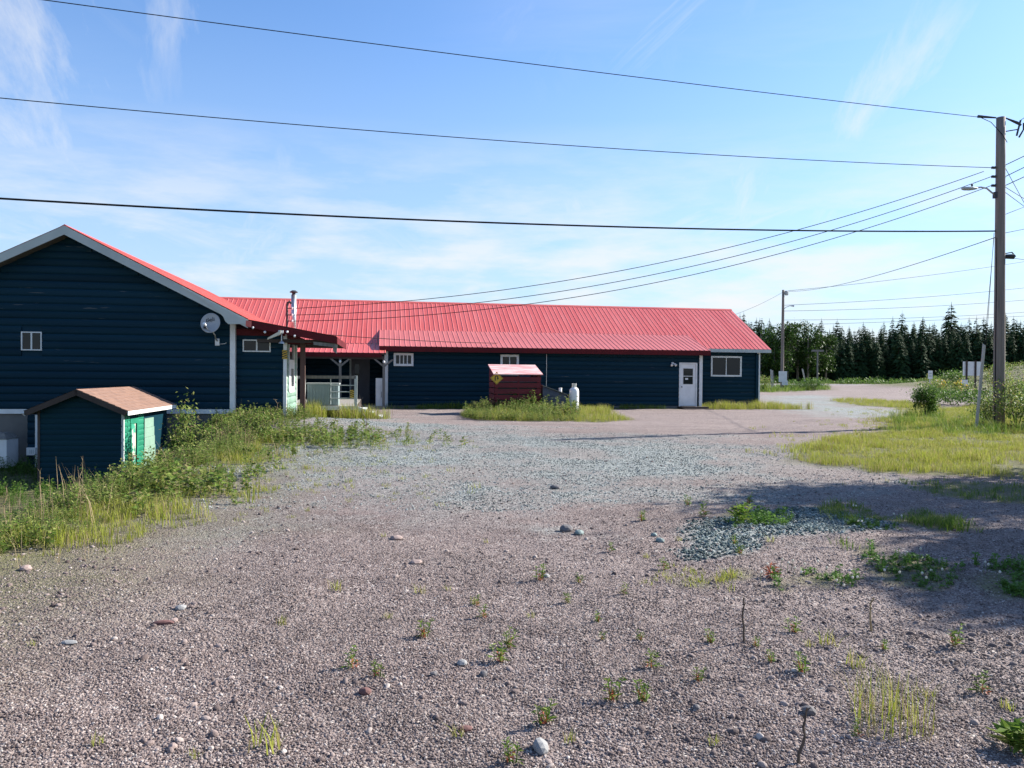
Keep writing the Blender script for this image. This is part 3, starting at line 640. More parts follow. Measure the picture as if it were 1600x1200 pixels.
hazard('hazard_plate', GB, f_v, h0 - UC, h2 - UC, h1, h3, .06)
# basement wall panel beside the shed, with a meter box and flood lamp
b0, _ = on_front(43, 700, VG - .6); b1, _ = on_front(58, 700, VG - .6); VBp = VG - .6
f_b = wallmap((b0, VBp), (b1, VBp))
bp = MB().box(b0, b1, VBp, VG + .0, -1.2, Z0 - .075).build('basement_panel', M['siding'], GB)
siding(bp, f_b, -1.0, Z0 - .08, .2075, lambda z: (.01, b1 - b0 - .01)); wbox(MB(), f_b, b1 - b0 - .03, b1 - b0 + .03, .0, .05, -1.1, Z0 - .07).build('corner_trim', M['trim'], bp)
mu, mz = on_front(50, 705, VBp - .05); mbx = wbox(MB(), f_b, mu - b0 - .11, mu - b0 + .11, .03, .12, mz - .10, mz + .10).build('meter_box', M['trim'], bp)
for k in range(3): wbox(MB(), f_b, mu - b0 - .03 + k * .04, mu - b0 - .01 + k * .04, .12, .124, mz - .06, mz + .05).build('slot', M['grey_trim'], mbx)
cu_, cz_ = on_front(47, 643, VBp - .1); fm = MB().box(cu_ - .05, cu_ + .05, VBp - .1, VBp, cz_ - .05, cz_ + .05).build('flood_lamp', M['white_metal'], bp)
MB().tube([(cu_, VBp - .1, cz_), (cu_ + .10, VBp - .16, cz_ + .04), (cu_ + .17, VBp - .22, cz_ + .05)], [.02, .07, .085], 12).build('lamp_head', M['white_metal'], fm); MB().tube([(cu_, VBp - .1, cz_), (cu_ - .08, VBp - .16, cz_ - .03), (cu_ - .12, VBp - .2, cz_ - .07)], [.02, .045, .06], 12).build('lamp_head', M['white_metal'], fm)
# satellite dish
du, dz_ = on_front(328.5, 504.5, VG - .45)
SD = empty('satellite_dish', tuple(ORG + du * UD + (VG - .45) * VD + np.array([0, 0, dz_])), TH); tag(SD, 'round grey satellite dish on a bent arm fixed to the gable wall', 'satellite dish')
dd = Vector((-.16, -.95, .20)).normalized(); da = Vector((0, 0, 1)).cross(-dd).normalized() * -1; db = da.cross(-dd) * -1
if db.z < 0: db = -db
da = db.cross(dd)
DM = Matrix((da, db, dd)).transposed()
mb = MB(); n = 28; ringz = [(.001, -.05), (.1, -.044), (.18, -.03), (.25, -.011), (.285, 0), (.29, -.006), (.25, -.022), (.15, -.046), (.001, -.064)]
for r, z in ringz:
    for k in range(n): p = DM @ Vector((r * .95 * math.cos(k * 2 * math.pi / n), r * math.sin(k * 2 * math.pi / n), z)); mb.v.append(tuple(p))
for i in range(len(ringz) - 1):
    for k in range(n): mb.f.append((i*n+k, i*n+(k+1) % n, (i+1)*n+(k+1) % n, (i+1)*n+k)); mb.m.append(0)
mb.build('reflector', M['dish'], SD, True)
MB().tube([(.02, .05, -.2), (.10, .12, -.33), (.10, .2, -.42), (.11, .42, -.5)], .022, 8).build('mount_arm', M['galv'], SD)
MB().box(.05, .17, .38, .44, -.62, -.42).build('wall_bracket', M['galv'], SD)
MB().tube([(.07, .03, -.25), (-.02, -.16, -.22), (-.06, -.36, -.08)], .012, 6).build('feed_arm', M['galv'], SD); MB().tube([(-.05, -.34, -.09), (-.075, -.42, -.04)], [.03, .04], 10).build('feed_horn', M['white_metal'], SD)
MB().box(-.17, -.09, -.06, -.02, -.16, -.10).build('receiver', M['black'], SD)
MB().tube([(.14, .42, -.58), (.3, .43, -.56), (.45, .43, -.48), (.56, .4, -.42)], .008, 5).build('dish_cable', M['white_metal'], SD)
tcv = bpy.data.curves.new('lettering', 'FONT'); tcv.body = 'Bell'; tcv.size = .17; tcv.align_x = 'CENTER'; tcv.align_y = 'CENTER'; tcv.extrude = .001
to = bpy.data.objects.new('lettering_tmp', tcv); COL.objects.link(to); dg = bpy.context.evaluated_depsgraph_get()
tme = bpy.data.meshes.new_from_object(to.evaluated_get(dg)); bpy.data.objects.remove(to); tme.materials.append(M['black'])
lt = link('lettering', tme, SD); lt.matrix_local = Matrix.Translation(DM @ Vector((-.02, .10, -.030))) @ (DM @ Matrix.Rotation(R(8), 3, 'Z')).to_4x4()

# ---------------------------------------------------------------- entrance deck with railing
VD0 = -8.0; DU0 = on_front(476, 600, VD0)[0]; DU1 = on_front(556, 600, VD0)[0]
DK = empty('entrance_deck', tuple(ORG), TH); tag(DK, 'raised wooden entrance deck with grey top rail beside the vestibule', 'deck')
for k in range(int((DU1 - DU0 + .9) / .145)): MB().box(DU0 - .8 + k * .145, DU0 - .8 + k * .145 + .138, VD0, -1.3, .40, .44).build('plank', M['deck'], DK)
MB().box(DU0 - .8, DU1 + .06, VD0 - .03, VD0 - .002, .30, .44).build('skirt_board', M['trim'], DK)
MB().box(DU0 - .8, DU1, VD0 + .1, -1.4, -.1, .39).build('deck_base', M['dark_wood'], DK)
MB().box(DU0, DU1, VD0 - .05, VD0 + .05, 1.36, 1.46).build('top_rail', M['grey_wood'], DK)
for u in (DU0 - .02, DU0 - .62, DU1): MB().box(u - .05, u + .05, VD0 - .05, VD0 + .05, .3, 1.40 if u < DU1 else 1.47).build('rail_post', M['grey_trim'], DK)
MB().box(DU0 - .58, DU0 - .06, VD0 - .03, VD0 + .03, 1.36, 1.44).build('top_rail', M['trim'], DK)
for k, z in enumerate((.70, .92, 1.14)): MB().tube([(DU0 + .85, VD0, z), (DU1 - .05, VD0, z)], .018, 6).build('mid_rail', M['grey_trim'], DK)
MB().tube([(DU0 + .85, VD0, .5), (DU0 + .85, VD0, 1.36)], .018, 6).build('mid_rail', M['grey_trim'], DK)
for k in range(3): MB().box(DU1 + .05 + k * .28, DU1 + .36 + k * .28, VD0 + .0, VD0 + 1.3, .30 - k * .13, .34 - k * .13).build('stair_tread', M['trim'], DK)
MB().prism([(DU1 + .05, VD0 - .03, .1), (DU1 + .05, VD0 - .03, .44), (DU1 + .9, VD0 - .03, .06), (DU1 + .9, VD0 - .03, -.1)], (0, .028, 0)).build('stringer', M['trim'], DK)
f_d = wallmap((DU0, VD0), (DU1, VD0)); hazard('hazard_plate', DK, f_d, DU1 - DU0 - .19, DU1 - DU0 - .06, .72, .98, .055)
# slatted chest standing on the deck
CH = empty('slatted_chest', tuple(ORG), TH); tag(CH, 'pale blue slatted chest behind the deck railing', 'chest')
cu0 = DU0 + .06; cu1 = DU0 + 1.1; cb = MB().box(cu0, cu1, VD0 + .18, VD0 + .75, .45, 1.16).build('body', M['panel_blue'], CH)
for k in range(11): MB().box(cu0 + .01 + k * .094, cu0 + .08 + k * .094, VD0 + .16, VD0 + .178, .47, 1.14).build('slat', M['panel_blue'], CH)
MB().box(cu0 - .03, cu1 + .03, VD0 + .14, VD0 + .78, 1.162, 1.21).build('lid', M['grey_trim'], CH)
# white board on the porch
wu0, wz0 = on_front(587, 622, -.5); wu1, wz1 = on_front(597.5, 591, -.5)
WB = MB().box(wu0, wu1, -.75, -.35, .0, wz1).build('white_cabinet', M['white_metal'], None, loc=tuple(ORG)); WB.rotation_euler = (0, 0, TH)
tag(WB, 'white upright cabinet on the porch beside the white corner post', 'cabinet'); MB().box(wu0 + .02, wu1 - .02, -.77, -.752, .06, wz1 - .03).build('cabinet_door', M['trim'], WB); MB().box(wu1 - .05, wu1 - .03, -.79, -.772, .5, .75).build('handle', M['dark_metal'], WB)

# ================================================================ the small shed
TS = R(7.5); sx, sy = ground_at(126, 700); SY = 17.4
scx, scy, _ = at_depth(126, SY); SH = empty('garden_shed', (scx, scy, -1.05), TS); tag(SH, 'small dark green shed with brown shingle roof and sunlit green side', 'shed')
HWs, DS, ZS = .90, 3.2, 1.74; RS = .40
sb = MB().prism([(-HWs, 0, 0), (HWs, 0, 0), (HWs, 0, ZS), (0, 0, ZS + RS - .06), (-HWs, 0, ZS)], (0, .08, 0)).build('front_wall', M['shaded_shed_siding'], SH)
f_s = wallmap((-HWs, 0), (HWs, 0)); siding(sb, f_s, .05, ZS + RS - .1, .128, lambda z: (.01, 2 * HWs - .01) if z < ZS else (.03 + (z - ZS) / RS * HWs * 1.05, 2 * HWs - .03 - (z - ZS) / RS * HWs * 1.05), m='shaded_shed_siding', depth=.02)
f_se = wallmap((HWs, 0), (HWs, DS)); ss = MB().box(HWs - .08, HWs - .002, .082, DS, 0, ZS).build('side_wall', M['shaded_shed_siding'], SH)
MB().box(-HWs, -HWs + .08, .082, DS, 0, ZS).build('side_wall', M['shaded_shed_siding'], SH); MB().box(-HWs + .08, HWs - .08, DS - .08, DS, 0, ZS).build('rear_wall', M['shaded_shed_siding'], SH)
siding(ss, f_se, .05, ZS - .02, .128, lambda z: (.02, 1.35), [(.42, .95, .0, 1.5)], 'sunlit_shed_green', .02)
pn = wbox(MB(), f_se, .42, .52, 0, .03, .0, 1.5); wbox(pn, f_se, .85, .95, 0, .03, 0, 1.5); wbox(pn, f_se, .52, .85, 0, .03, 1.38, 1.5); pn.build('door_frame', M['sunlit_shed_green'], SH)
M['peel'] = mat('peeling_board', (.55, .50, .42), (.02, .24, .15), 2.2, .8, stretch=(2, 2, 1.6), lo=.46, hi=.56)
sdr = wbox(MB(), f_se, .52, .78, .0, .018, .0, 1.38).build('door_board', M['peel'], SH); wbox(MB(), f_se, .78, .85, 0, .006, 0, 1.38).build('gap', M['black'], sdr)
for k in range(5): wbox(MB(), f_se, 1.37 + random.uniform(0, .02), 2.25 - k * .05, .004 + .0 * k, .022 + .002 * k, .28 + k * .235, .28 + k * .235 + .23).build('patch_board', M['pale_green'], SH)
wbox(MB(), f_se, -.02, .04, -.02, .03, 0, ZS).build('corner_trim', M['grey_trim'], SH)
wbox(MB(), f_s, -.0, .05, .0, .035, 0, ZS).build('corner_trim', M['dark_wood'], SH)
sa = math.atan2(RS, HWs); Ls = (HWs + .18) / math.cos(sa); zr = ZS + RS + .06
for sg in (1, -1):
    e = np.array([sg * (HWs + .18), -.22, zr - (HWs + .18) * math.tan(sa)]); s = np.array([-sg * math.cos(sa), 0, math.sin(sa)]); n_ = np.array([sg * math.sin(sa), 0, math.cos(sa)]); yv = np.array([0, 1., 0]); Ld = DS + .40
    rb = MB().prism([e, e + yv * Ld, e + yv * Ld + s * Ls, e + s * Ls], -n_ * .05).build('roof', M['dark_wood'], SH)
    rows = 8
    for k in range(rows):
        a = e + s * (Ls * k / rows - (.02 if k == 0 else 0)); b_ = e + s * (Ls * (k + 1) / rows + .01)
        MB().add([a + n_ * .014, a + yv * Ld + n_ * .014, b_ + yv * Ld + n_ * .004, b_ + n_ * .004, a + n_ * .001, a + yv * Ld + n_ * .001], [(0, 1, 2, 3) if sg > 0 else (3, 2, 1, 0), (0, 4, 5, 1) if sg > 0 else (1, 5, 4, 0)]).build('shingle_course', M['shingle'], rb)
    MB().prism([e + n_ * .0 - [0, .02, 0], e + s * Ls - [0, .02, 0], e + s * Ls - n_ * .12 - [0, .02, 0], e - n_ * .12 - [0, .02, 0]], (0, .018, 0)).build('rake_board', M['dark_wood'], rb)
    MB().prism([e - [0, .0, .002], e + yv * Ld - [0, 0, .002], e + yv * Ld - [0, 0, .10], e - [0, 0, .10]], (sg * .018, 0, 0)).build('eave_board', M['trim'] if sg > 0 else M['grey_wood'], rb)
# white storage box beside the foundation
bx, by, _ = at_depth(2, 20.2); XB = empty('storage_box', (bx - .05, by, -1.1), TS); tag(XB, 'white storage box with sloping grey lid below the gable wall', 'storage box')
MB().box(-.4, .32, -.3, .3, .12, .86).build('body', M['white_metal'], XB); MB().box(-.06, -.04, -.312, -.3005, .14, .84).build('door_seam', M['dark_metal'], XB)
MB().add([(-.42, -.32, .862), (.34, -.32, .862), (.34, .32, .862), (-.42, .32, .862), (-.3, -.18, 1.02), (.2, -.18, 1.02), (.2, .2, 1.02), (-.3, .2, 1.02)], [(0,3,2,1),(4,5,6,7),(0,1,5,4),(1,2,6,5),(2,3,7,6),(3,0,4,7)]).build('lid', M['grey_wood'], XB)
for px, py in ((-.35, -.25), (.27, -.25), (.27, .25), (-.35, .25)): MB().box(px - .03, px + .03, py - .03, py + .03, -.1, .12).build('foot', M['dark_wood'], XB)

# ================================================================ red bin, blue box, cylinder, sign
BYc = 29.6; bx0, _, bz = at_depth(773, BYc); TB = R(10)
RB = empty('slatted_bin', (bx0, BYc, .06), TB); tag(RB, 'red slatted wooden garbage bin with faded pink lid among weeds', 'garbage bin')
BW, BD = 1.80, 1.35
for k in range(6):
    z0 = .04 + k * .236
    for nm, args in (('plank', (0, BW, -.022, 0)), ('plank', (0, BW, BD, BD + .022))):
        zz = z0 + random.uniform(-.006, .006); MB().box(args[0], args[1], args[2], args[3], zz, zz + .180 + random.uniform(-.008, .008)).build(nm, M['bin_red'], RB)
    for u in (-.022, BW): MB().box(u, u + .022, 0, BD, z0, z0 + .2).build('plank', M['bin_red'], RB)
for u in (.04, BW - .12):
    for v in (.002, BD - .08): MB().box(u, u + .08, v, v + .078, -.1, 1.48).build('corner_stud', M['bin_red'], RB)
MB().box(BW * .5, BW * .5 + .07, .002, .06, 0, 1.45).build('corner_stud', M['bin_red'], RB)
MB().box(.12, BW - .12, .10, BD - .1, .0, 1.2).build('liner', M['black'], RB)
for u in (-.02, BW - .0): MB().prism([(u, .0, 1.42), (u, BD, 1.42), (u, BD, 1.80), (u, .0, 1.47)], (.02, 0, 0)).build('gable_panel', M['bin_red'], RB)
lid = MB().prism([(-.06, -.12, 1.475), (BW + .08, -.12, 1.475), (BW + .08, BD + .08, 1.86), (-.06, BD + .08, 1.86)], (0, -.008, .028)).build('lid', M['bin_lid'], RB)
# u-turn arrow sign on the bin's corner
SG = empty('diamond_sign', tuple(Matrix.Translation((bx0, BYc, .06)) @ Matrix.Rotation(TB, 4, 'Z') @ Vector((.07, -.05, 1.34))), TB - R(4)); tag(SG, 'yellow diamond warning sign with black turning arrow on the red bin', 'road sign')
a = .25
MB().prism([(-a, 0, 0), (0, 0, -a), (a, 0, 0), (0, 0, a)], (0, .012, 0)).build('plate', M['yellow'], SG)
bd = MB()
for p, q in (((-1, 0), (0, -1)), ((0, -1), (1, 0)), ((1, 0), (0, 1)), ((0, 1), (-1, 0))):
    o, i = .93 * a, .87 * a; bd.add([(p[0] * o, -.002, p[1] * o), (q[0] * o, -.002, q[1] * o), (q[0] * i, -.002, q[1] * i), (p[0] * i, -.002, p[1] * i)], [(0, 1, 2, 3)])
bd.build('border', M['black'], SG)
arc = [(-.075, -.13), (-.075, .03)] + [(-.01 - .065 * math.cos(t), .03 + .075 * math.sin(t)) for t in np.linspace(.3, math.pi - .2, 9)] + [(.055, -.005)]
ab = MB(); wd = .024
for i in range(len(arc) - 1):
    p = np.array(arc[i]); q = np.array(arc[i + 1]); d = (q - p) / np.linalg.norm(q - p); n_ = np.array([-d[1], d[0]]) * wd; q = q + d * .004
    ab.add([(*(p + n_)[:1], -.003 - .0002 * i, (p + n_)[1]), (*(p - n_)[:1], -.003 - .0002 * i, (p - n_)[1]), (*(q - n_)[:1], -.003 - .0002 * i, (q - n_)[1]), (*(q + n_)[:1], -.003 - .0002 * i, (q + n_)[1])], [(0, 1, 2, 3)])
ab.add([(.0, -.006, .0), (.112, -.006, .0), (.055, -.006, -.085)], [(0, 2, 1)]); ab.v = [(x * .78, y, z * .78 + .005) for x, y, z in ab.v]; ab.build('arrow', M['black'], SG)
# blue-grey box with sloping top
BB = empty('sloped_box', (bx0, BYc, .06), TB); tag(BB, 'weathered blue grey board box with sloping top beside the red bin', 'wooden box')
x0, x1 = BW + .12, BW + 1.08; zl, zrr = 1.06, .70
for k in range(6):
    z0 = k * .165; z1 = z0 + .155
    def top(x): return zl + (zrr - zl) * (x - x0) / (x1 - x0)
    xe = x1 if z1 <= zrr else x0 + (zl - z1) / (zl - zrr) * (x1 - x0)
    for v in (.1, .95): MB().box(x0, max(xe, x0 + .1), v, v + .022, z0, z1).build('plank', M['blue_wood'], BB)
MB().prism([(x0 + .01, .125, 0), (x1 - .01, .125, 0), (x1 - .01, .125, zrr - .01), (x0 + .01, .125, zl - .01)], (0, .82, 0)).build('body', M['blue_wood'], BB)
MB().prism([(x0 - .02, .06, zl), (x1 + .04, .06, zrr), (x1 + .04, .06, zrr + .028), (x0 - .02, .06, zl + .028)], (0, .96, 0)).build('lid', M['grey_wood'], BB)
pc_ = Matrix.Translation((bx0, BYc, .06)) @ Matrix.Rotation(TB, 4, 'Z')
def cyl_at(p): return tuple(pc_ @ Vector(p))
CA = MB().lathe([(.055, 0), (.062, .01), (.062, .14), (.05, .15), (.07, .155), (.07, .185), (.02, .19)], 14).build('white_pail', M['white_metal'], None, True, loc=cyl_at((x1 - .17, .45, top(x1 - .17) + .02))); tag(CA, 'small white can standing on the blue grey box', 'can')
PC = empty('propane_cylinder', cyl_at((x1 + .37, .35, -.03))); tag(PC, 'tall white propane cylinder standing in grass beside the blue grey box', 'gas cylinder')
MB().lathe([(.16, .03), (.188, .1), (.19, .15), (.19, .86), (.18, .93), (.15, .985), (.1, 1.02), (.05, 1.03)], 24).build('tank', M['white_metal'], PC, True)
MB().lathe([(.165, -.02), (.165, .06), (.155, .06), (.155, -.02)], 20).build('foot_ring', M['white_metal'], PC, True)
MB().lathe([(.095, 1.0), (.09, 1.17), (.10, 1.18), (.085, 1.18), (.08, 1.02)], 20).build('valve_collar', M['white_metal'], PC, True); MB().lathe([(.02, 1.02), (.02, 1.1), (.04, 1.1), (.04, 1.13)], 10).build('valve', M['galv'], PC)

# ================================================================ poles and wires
POLE = (16.0, 25.2)
def pole(name, x, y, h, r0, r1, label, lean=0.0, grp=None):
    z = float(terrain(x, y)) - .2; e = empty(name, (x, y, z)); tag(e, label, 'utility pole')
    MB().tube([(lean * t * h, 0, t * h) for t in np.linspace(0, 1, 9)], [r0 + (r1 - r0) * t for t in np.linspace(0, 1, 9)], 16).build('shaft', M['pole_wood'], e, True)
    return e, z
ztop = height_at(1557, 174, POLE[1]); P1, pz = pole('utility_pole', *POLE, ztop + .0, .18, .135, 'tall wooden utility pole with street lamp arm rising from the roadside bushes', -.011)
def leanx(z): return -.011 * (z - pz)
def wz(py): return height_at(1557, py, POLE[1])
def insul(parent, x, y, z, r=.05, L=.12, axis='z', m='white_metal'):
    if axis == 'z': return MB().lathe([(r * .5, z), (r, z + L * .2), (r * .6, z + L * .4), (r, z + L * .6), (r * .6, z + L * .8), (r * .8, z + L)], 10, (x, y)).build('insulator', M[m], parent)
    pts = [(x + L * t, y, z) for t in np.linspace(0, 1, 7)]; return MB().tube(pts, [r * .5, r, r * .5, r, r * .5, r, r * .5], 10).build('insulator', M[m], parent)
for py in (262, 276, 290): zz = wz(py) - pz; insul(P1, leanx(zz + pz) - .30, 0, zz, .05, .14, 'x', 'dark_metal')
zz = wz(184) - pz; MB().tube([(leanx(zz + pz) - .16, 0, zz), (-.75 + leanx(zz + pz), 0, zz + .04)], [.025, .05], 8).build('dead_end_insulator', M['dark_metal'], P1)
MB().tube([(leanx(zz + pz) + .14, 0, zz), (.40, -.05, zz - .18), (.52, -.05, zz - .25)], [.02, .05, .03], 8).build('dead_end_insulator', M['dark_metal'], P1)
zc0 = wz(210) - pz; cut = MB().tube([(.50, -.05, zc0 + .45), (.38, -.05, zc0 - .05)], [.03, .03], 8).build('fuse_cutout', M['dark_metal'], P1); MB().tube([(.62, -.05, zc0 + .36), (.60, -.05, zc0 + .15), (.46, -.05, zc0 - .1)], [.045, .025, .03], 8).build('fuse_tube', M['dark_metal'], cut); MB().tube([(.05, 0, zc0 + .1), (.4, -.05, zc0 + .15)], .018, 6).build('bracket', M['dark_metal'], cut)
MB().tube([(.5, -.05, zc0 + .45), (.75, -.02, zc0 + .62), (1.0, .1, zc0 + .55), (.62, -.05, zc0 + .36)], .010, 5).build('jumper', M['cable'], cut)
MB().tube([(-.75 + leanx(zz + pz), 0, zz + .04), (-.45, -.02, zz - .15), (-.15, -.16, zz - .6), (.0, -.17, zz - .85)], .011, 5).build('jumper', M['cable'], P1)
la = wz(304) - pz; lo_ = leanx(la + pz)
arm = MB().tube([(lo_ - .12, 0, la - .02), (lo_ - .28, 0, la + .06), (lo_ - .45, 0, la + .20), (lo_ - .65, -.02, la + .23), (lo_ - .85, -.05, la + .2)], .028, 8).build('lamp_arm', M['galv'], P1)
MB().box(lo_ - .22, lo_ - .10, -.06, .06, la - .12, la + .08).build('arm_bracket', M['dark_metal'], arm)
hd = MB(); hp = [(lo_ - .80, .05), (lo_ - .88, .075), (lo_ - 1.05, .11), (lo_ - 1.25, .10), (lo_ - 1.35, .03)]
hd.tube([(x, -.05 - .02 * i, la + .20 - .018 * i) for i, (x, r) in enumerate(hp)], [r for x, r in hp], 10); hd.v = [(x, y, la + .17 + (z - la - .17) * .55) for x, y, z in hd.v]; hd.build('lamp_head', M['grey_trim'], arm, True)
MB().lathe([(.03, la + .24), (.03, la + .31), (.01, la + .33)], 8, (lo_ - .98, -.08)).build('photo_cell', M['dark_metal'], arm)
bxz = wz(401) - pz; tb = MB().tube([(leanx(bxz + pz) + .12, -.02, bxz), (leanx(bxz + pz) + .42, -.05, bxz)], [.07, .085], 10).build('splice_case', M['black'], P1); MB().tube([(.1, -.02, bxz + .1), (.3, -.04, bxz + .14), (.42, -.05, bxz)], .02, 6).build('cable_loop', M['cable'], tb)
MB().tube([(leanx(pz + .5) - .17, -.06, .3), (leanx(pz + 4) - .155, -.05, wz(372) - pz)], .018, 6).build('riser_cable', M['cable'], P1)
def wire(name, a, b, sag, label, r=.012, n=40, group=None):
    a = np.array(a, float); b = np.array(b, float); pts = []
    for t in np.linspace(0, 1, n): p = a + (b - a) * t; p[2] -= sag * 4 * t * (1 - t); pts.append(p)
    o = MB().tube(pts, r, 5).build(name, M['cable'], None, True); tag(o, label, 'wire', group); return o
def atp(py, dx=-.2): z = wz(py); return (POLE[0] + leanx(z) + dx, POLE[1], z)
# far pole out of the frame on the left, where the street wires run to
LPX, LPY = -24.0, 12.4; LP, lz_ = pole('utility_pole', LPX, LPY, 12.4, .18, .135, 'wooden utility pole at the far end of the overhead street wires')
LP.location.z = -1.3
def span_fit(a, pix):
    """far-end height and sag of a span that passes two heights seen in the photograph"""
    A = np.array(a); B = np.array([LPX, LPY]); rows = []; rhs = []
    for px, py in pix:
        d = ray(px, py); Mx = np.array([[d[0], -(B[0] - A[0])], [d[1], -(B[1] - A[1])]]); s_, t = np.linalg.solve(Mx, A[:2]); z = CAM_H + d[2] * s_
        rows.append([t, -4 * t * (1 - t)]); rhs.append(z - A[2] * (1 - t))
    return np.linalg.solve(np.array(rows), np.array(rhs))
for nm, py, dx, pix, r, lb in (('overhead_wire', 183, -.75, ((70, 0), (800, 96)), .011, 'topmost thin overhead wire crossing the whole sky to the pole top'),
        ('overhead_wire', 262, -.3, ((0, 153), (800, 221)), .011, 'middle overhead wire crossing the sky to the utility pole'),
        ('overhead_cable', 361, -.16, ((0, 310), (800, 349)), .024, 'thick lowest overhead cable crossing the sky above the gable')):
    a = atp(py, dx); zb, sg = span_fit(a, pix); print('span', zb, sg); wire(nm, a, (LPX, LPY, zb), sg, lb, r, 60)
for k, (py, sg) in enumerate(((268, .9), (276, 1.02), (290, 1.05))):
    wire('service_wire', atp(py, -.55 if k == 0 else -.3), MAST[k], sg, ['upper', 'middle', 'lower'][k] + ' of three service wires sagging from the utility pole to the roof mast', .011, 50)
P2X, P2Y, _ = at_depth(1222, 78); z2t = height_at(1222, 453, 78)
P2, p2z = pole('utility_pole', P2X, P2Y, z2t + .2 - float(terrain(P2X, P2Y)), .17, .12, 'distant utility pole with a white notice box and small lamp arm'); z2 = z2t - p2z
MB().tube([(0, 0, z2 - 2.0), (.3, 0, z2 - 1.75), (.7, 0, z2 - 1.6), (1.1, 0, z2 - 1.62)], [.03, .03, .03, .09], 8).build('lamp_arm', M['galv'], P2); MB().lathe([(.12, z2 - .55), (.2, z2 - .45), (.2, z2 - .2), (.1, z2 - .1)], 10, (.32, -.05)).build('transformer', M['grey_trim'], P2)
hb = (height_at(1222, 590, 78) - p2z); MB().box(-.40, .42, -.22, -.16, hb - .45, hb + .65).build('notice_board', M['trim'], P2); MB().box(-.1, .5, -.26, -.222, hb - .75, hb - .3).build('notice_board', M['trim'], P2)
ph = wz(371); wire('phone_wire', atp(371, -.16), (P2X, P2Y, z2t - .15), .5, 'single wire running from the near pole to the distant pole', .013)
wire('phone_wire', (P2X, P2Y, z2t - .2), (MAST[2][0], MAST[2][1], MAST[2][2] - .35), 2.1, 'single wire sagging from the distant pole over the long red roof', .013, 50)
for k, (pa_, pb_) in enumerate((((1230, 455), (1600, 406)), ((1223, 477), (1600, 447)), ((1235, 486), (1600, 466)), ((1223, 500), (1600, 485)), ((1285, 507), (1600, 491)))):
    Yb = 92; d = ray(*pb_); t = Yb / d[1]; b_ = np.array([d[0] * t, Yb, CAM_H + d[2] * t]); a_ = np.array([P2X, P2Y + .0, height_at(1222, pa_[1], 78)]) if k < 4 else np.array([*at_depth(1285, 100)[:2], height_at(1285, 507, 100)])
    if k == 4: a_ = np.array([P2X - 14, 84, height_at(1000, 512, 84)])
    e_ = a_ + (b_ - a_) * 1.25
    wire('road_line', a_, e_, .35, 'thin line along the road above the spruce trees', .018, 24, 'lines along the road')
for k, (py0, x1, y1) in enumerate(((258, 1640, 225), (276, 1640, 242), (290, 1640, 258))):
    a = atp(py0, .15); d = ray(x1, y1); Yb = 24.7; t = Yb / d[1]; b_ = np.array([d[0] * t, Yb, CAM_H + d[2] * t]); e_ = np.array(a) + (b_ - np.array(a)) * 22
    wire('street_wire', a, e_, .0, 'street wire leaving the utility pole away from the red roofs', .013, 12, 'wires leaving the pole')
for k, (py0, x1, y1) in enumerate(((262, 1603, 322), (292, 1640, 335), (300, 1640, 352), (335, 1640, 308), (364, 1640, 350), (401, 1640, 412))):
    a = atp(py0, .15); d = ray(x1, y1); Yb = 29; t = Yb / d[1]; b_ = np.array([d[0] * t, Yb, CAM_H + d[2] * t]); e_ = np.array(a) + (b_ - np.array(a)) * 3
    wire('drop_wire', a, e_, .0, 'thin drop wire slanting away from the utility pole to the roadside', .009, 12, 'drop wires at the pole')
# leaning stake with guy wires
kx_, ky_, kz_ = at_depth(1526, 23.5); K = MB(); ztk = height_at(1537, 540, 23.5); xk2 = at_depth(1537, 23.5)[0]
K.prism([(kx_ - .035, ky_ - .02, kz_ - .2), (kx_ + .035, ky_ - .02, kz_ - .2), (xk2 + .035, ky_ - .02, ztk), (xk2 - .035, ky_ - .02, ztk + .05)], (0, .05, 0)); ko = K.build('leaning_stake', M['pale_wood']); tag(ko, 'pale weathered stake leaning beside the utility pole', 'stake')
for k, dx in enumerate((0, .05)): wire('guy_wire', (atp(372 - 8 * k)[0], POLE[1], wz(372 - 8 * k)), (xk2 + dx, ky_, ztk - .15), 0, 'thin guy wire dropping from the pole to the leaning stake', .007, 8, 'guy wires')
# things along the road
def stake(px, py0, px1, py1, Y, w, label):
    x, y, z = at_depth(px, Y); x1_, _, _ = at_depth(px1, Y); zt_ = height_at(px1, py1, Y)
    o = MB().prism([(x - w, y, z - .2), (x + w, y, z - .2), (x1_ + w, y, zt_), (x1_ - w, y, zt_ + w)], (0, w * 1.5, 0)).build('marker_stake', M['pale_wood']); tag(o, label, 'stake')
stake(1208, 601, 1206, 579, 79, .12, 'short thick pale stake beside the distant pole'); stake(1262, 600, 1254, 577, 80, .07, 'thin pale stake leaning over the roadside grass island')
x, y, z = at_depth(1277, 122); e = empty('crossarm_pole', (x, y, z)); tag(e, 'small dark pole with a flat crossarm before the dark spruces', 'pole'); hh = height_at(1277, 547, 122) - z
MB().tube([(0, 0, -.2), (0, 0, hh)], .13, 8).build('shaft', M['grey_wood'], e); MB().box(-.95, .95, -.1, .1, hh - .25, hh + .05).build('crossarm', M['grey_wood'], e)
x, y, z = at_depth(1453, 70); e = empty('road_sign', (x, y, z)); tag(e, 'small white road sign on a post by the flowering verge', 'road sign'); hh = height_at(1453, 579, 70) - z; h0_ = height_at(1453, 592, 70) - z
MB().tube([(0, 0, -.2), (0, 0, hh)], .05, 8).build('post', M['galv'], e); MB().box(-.2, .2, -.08, -.055, h0_, hh).build('plate', M['trim'], e); MB().box(-.12, .12, -.085, -.081, h0_ + .42, h0_ + .56).build('print', M['grey_trim'], e); MB().box(-.12, .12, -.085, -.081, h0_ + .2, h0_ + .32).build('print', M['grey_trim'], e)
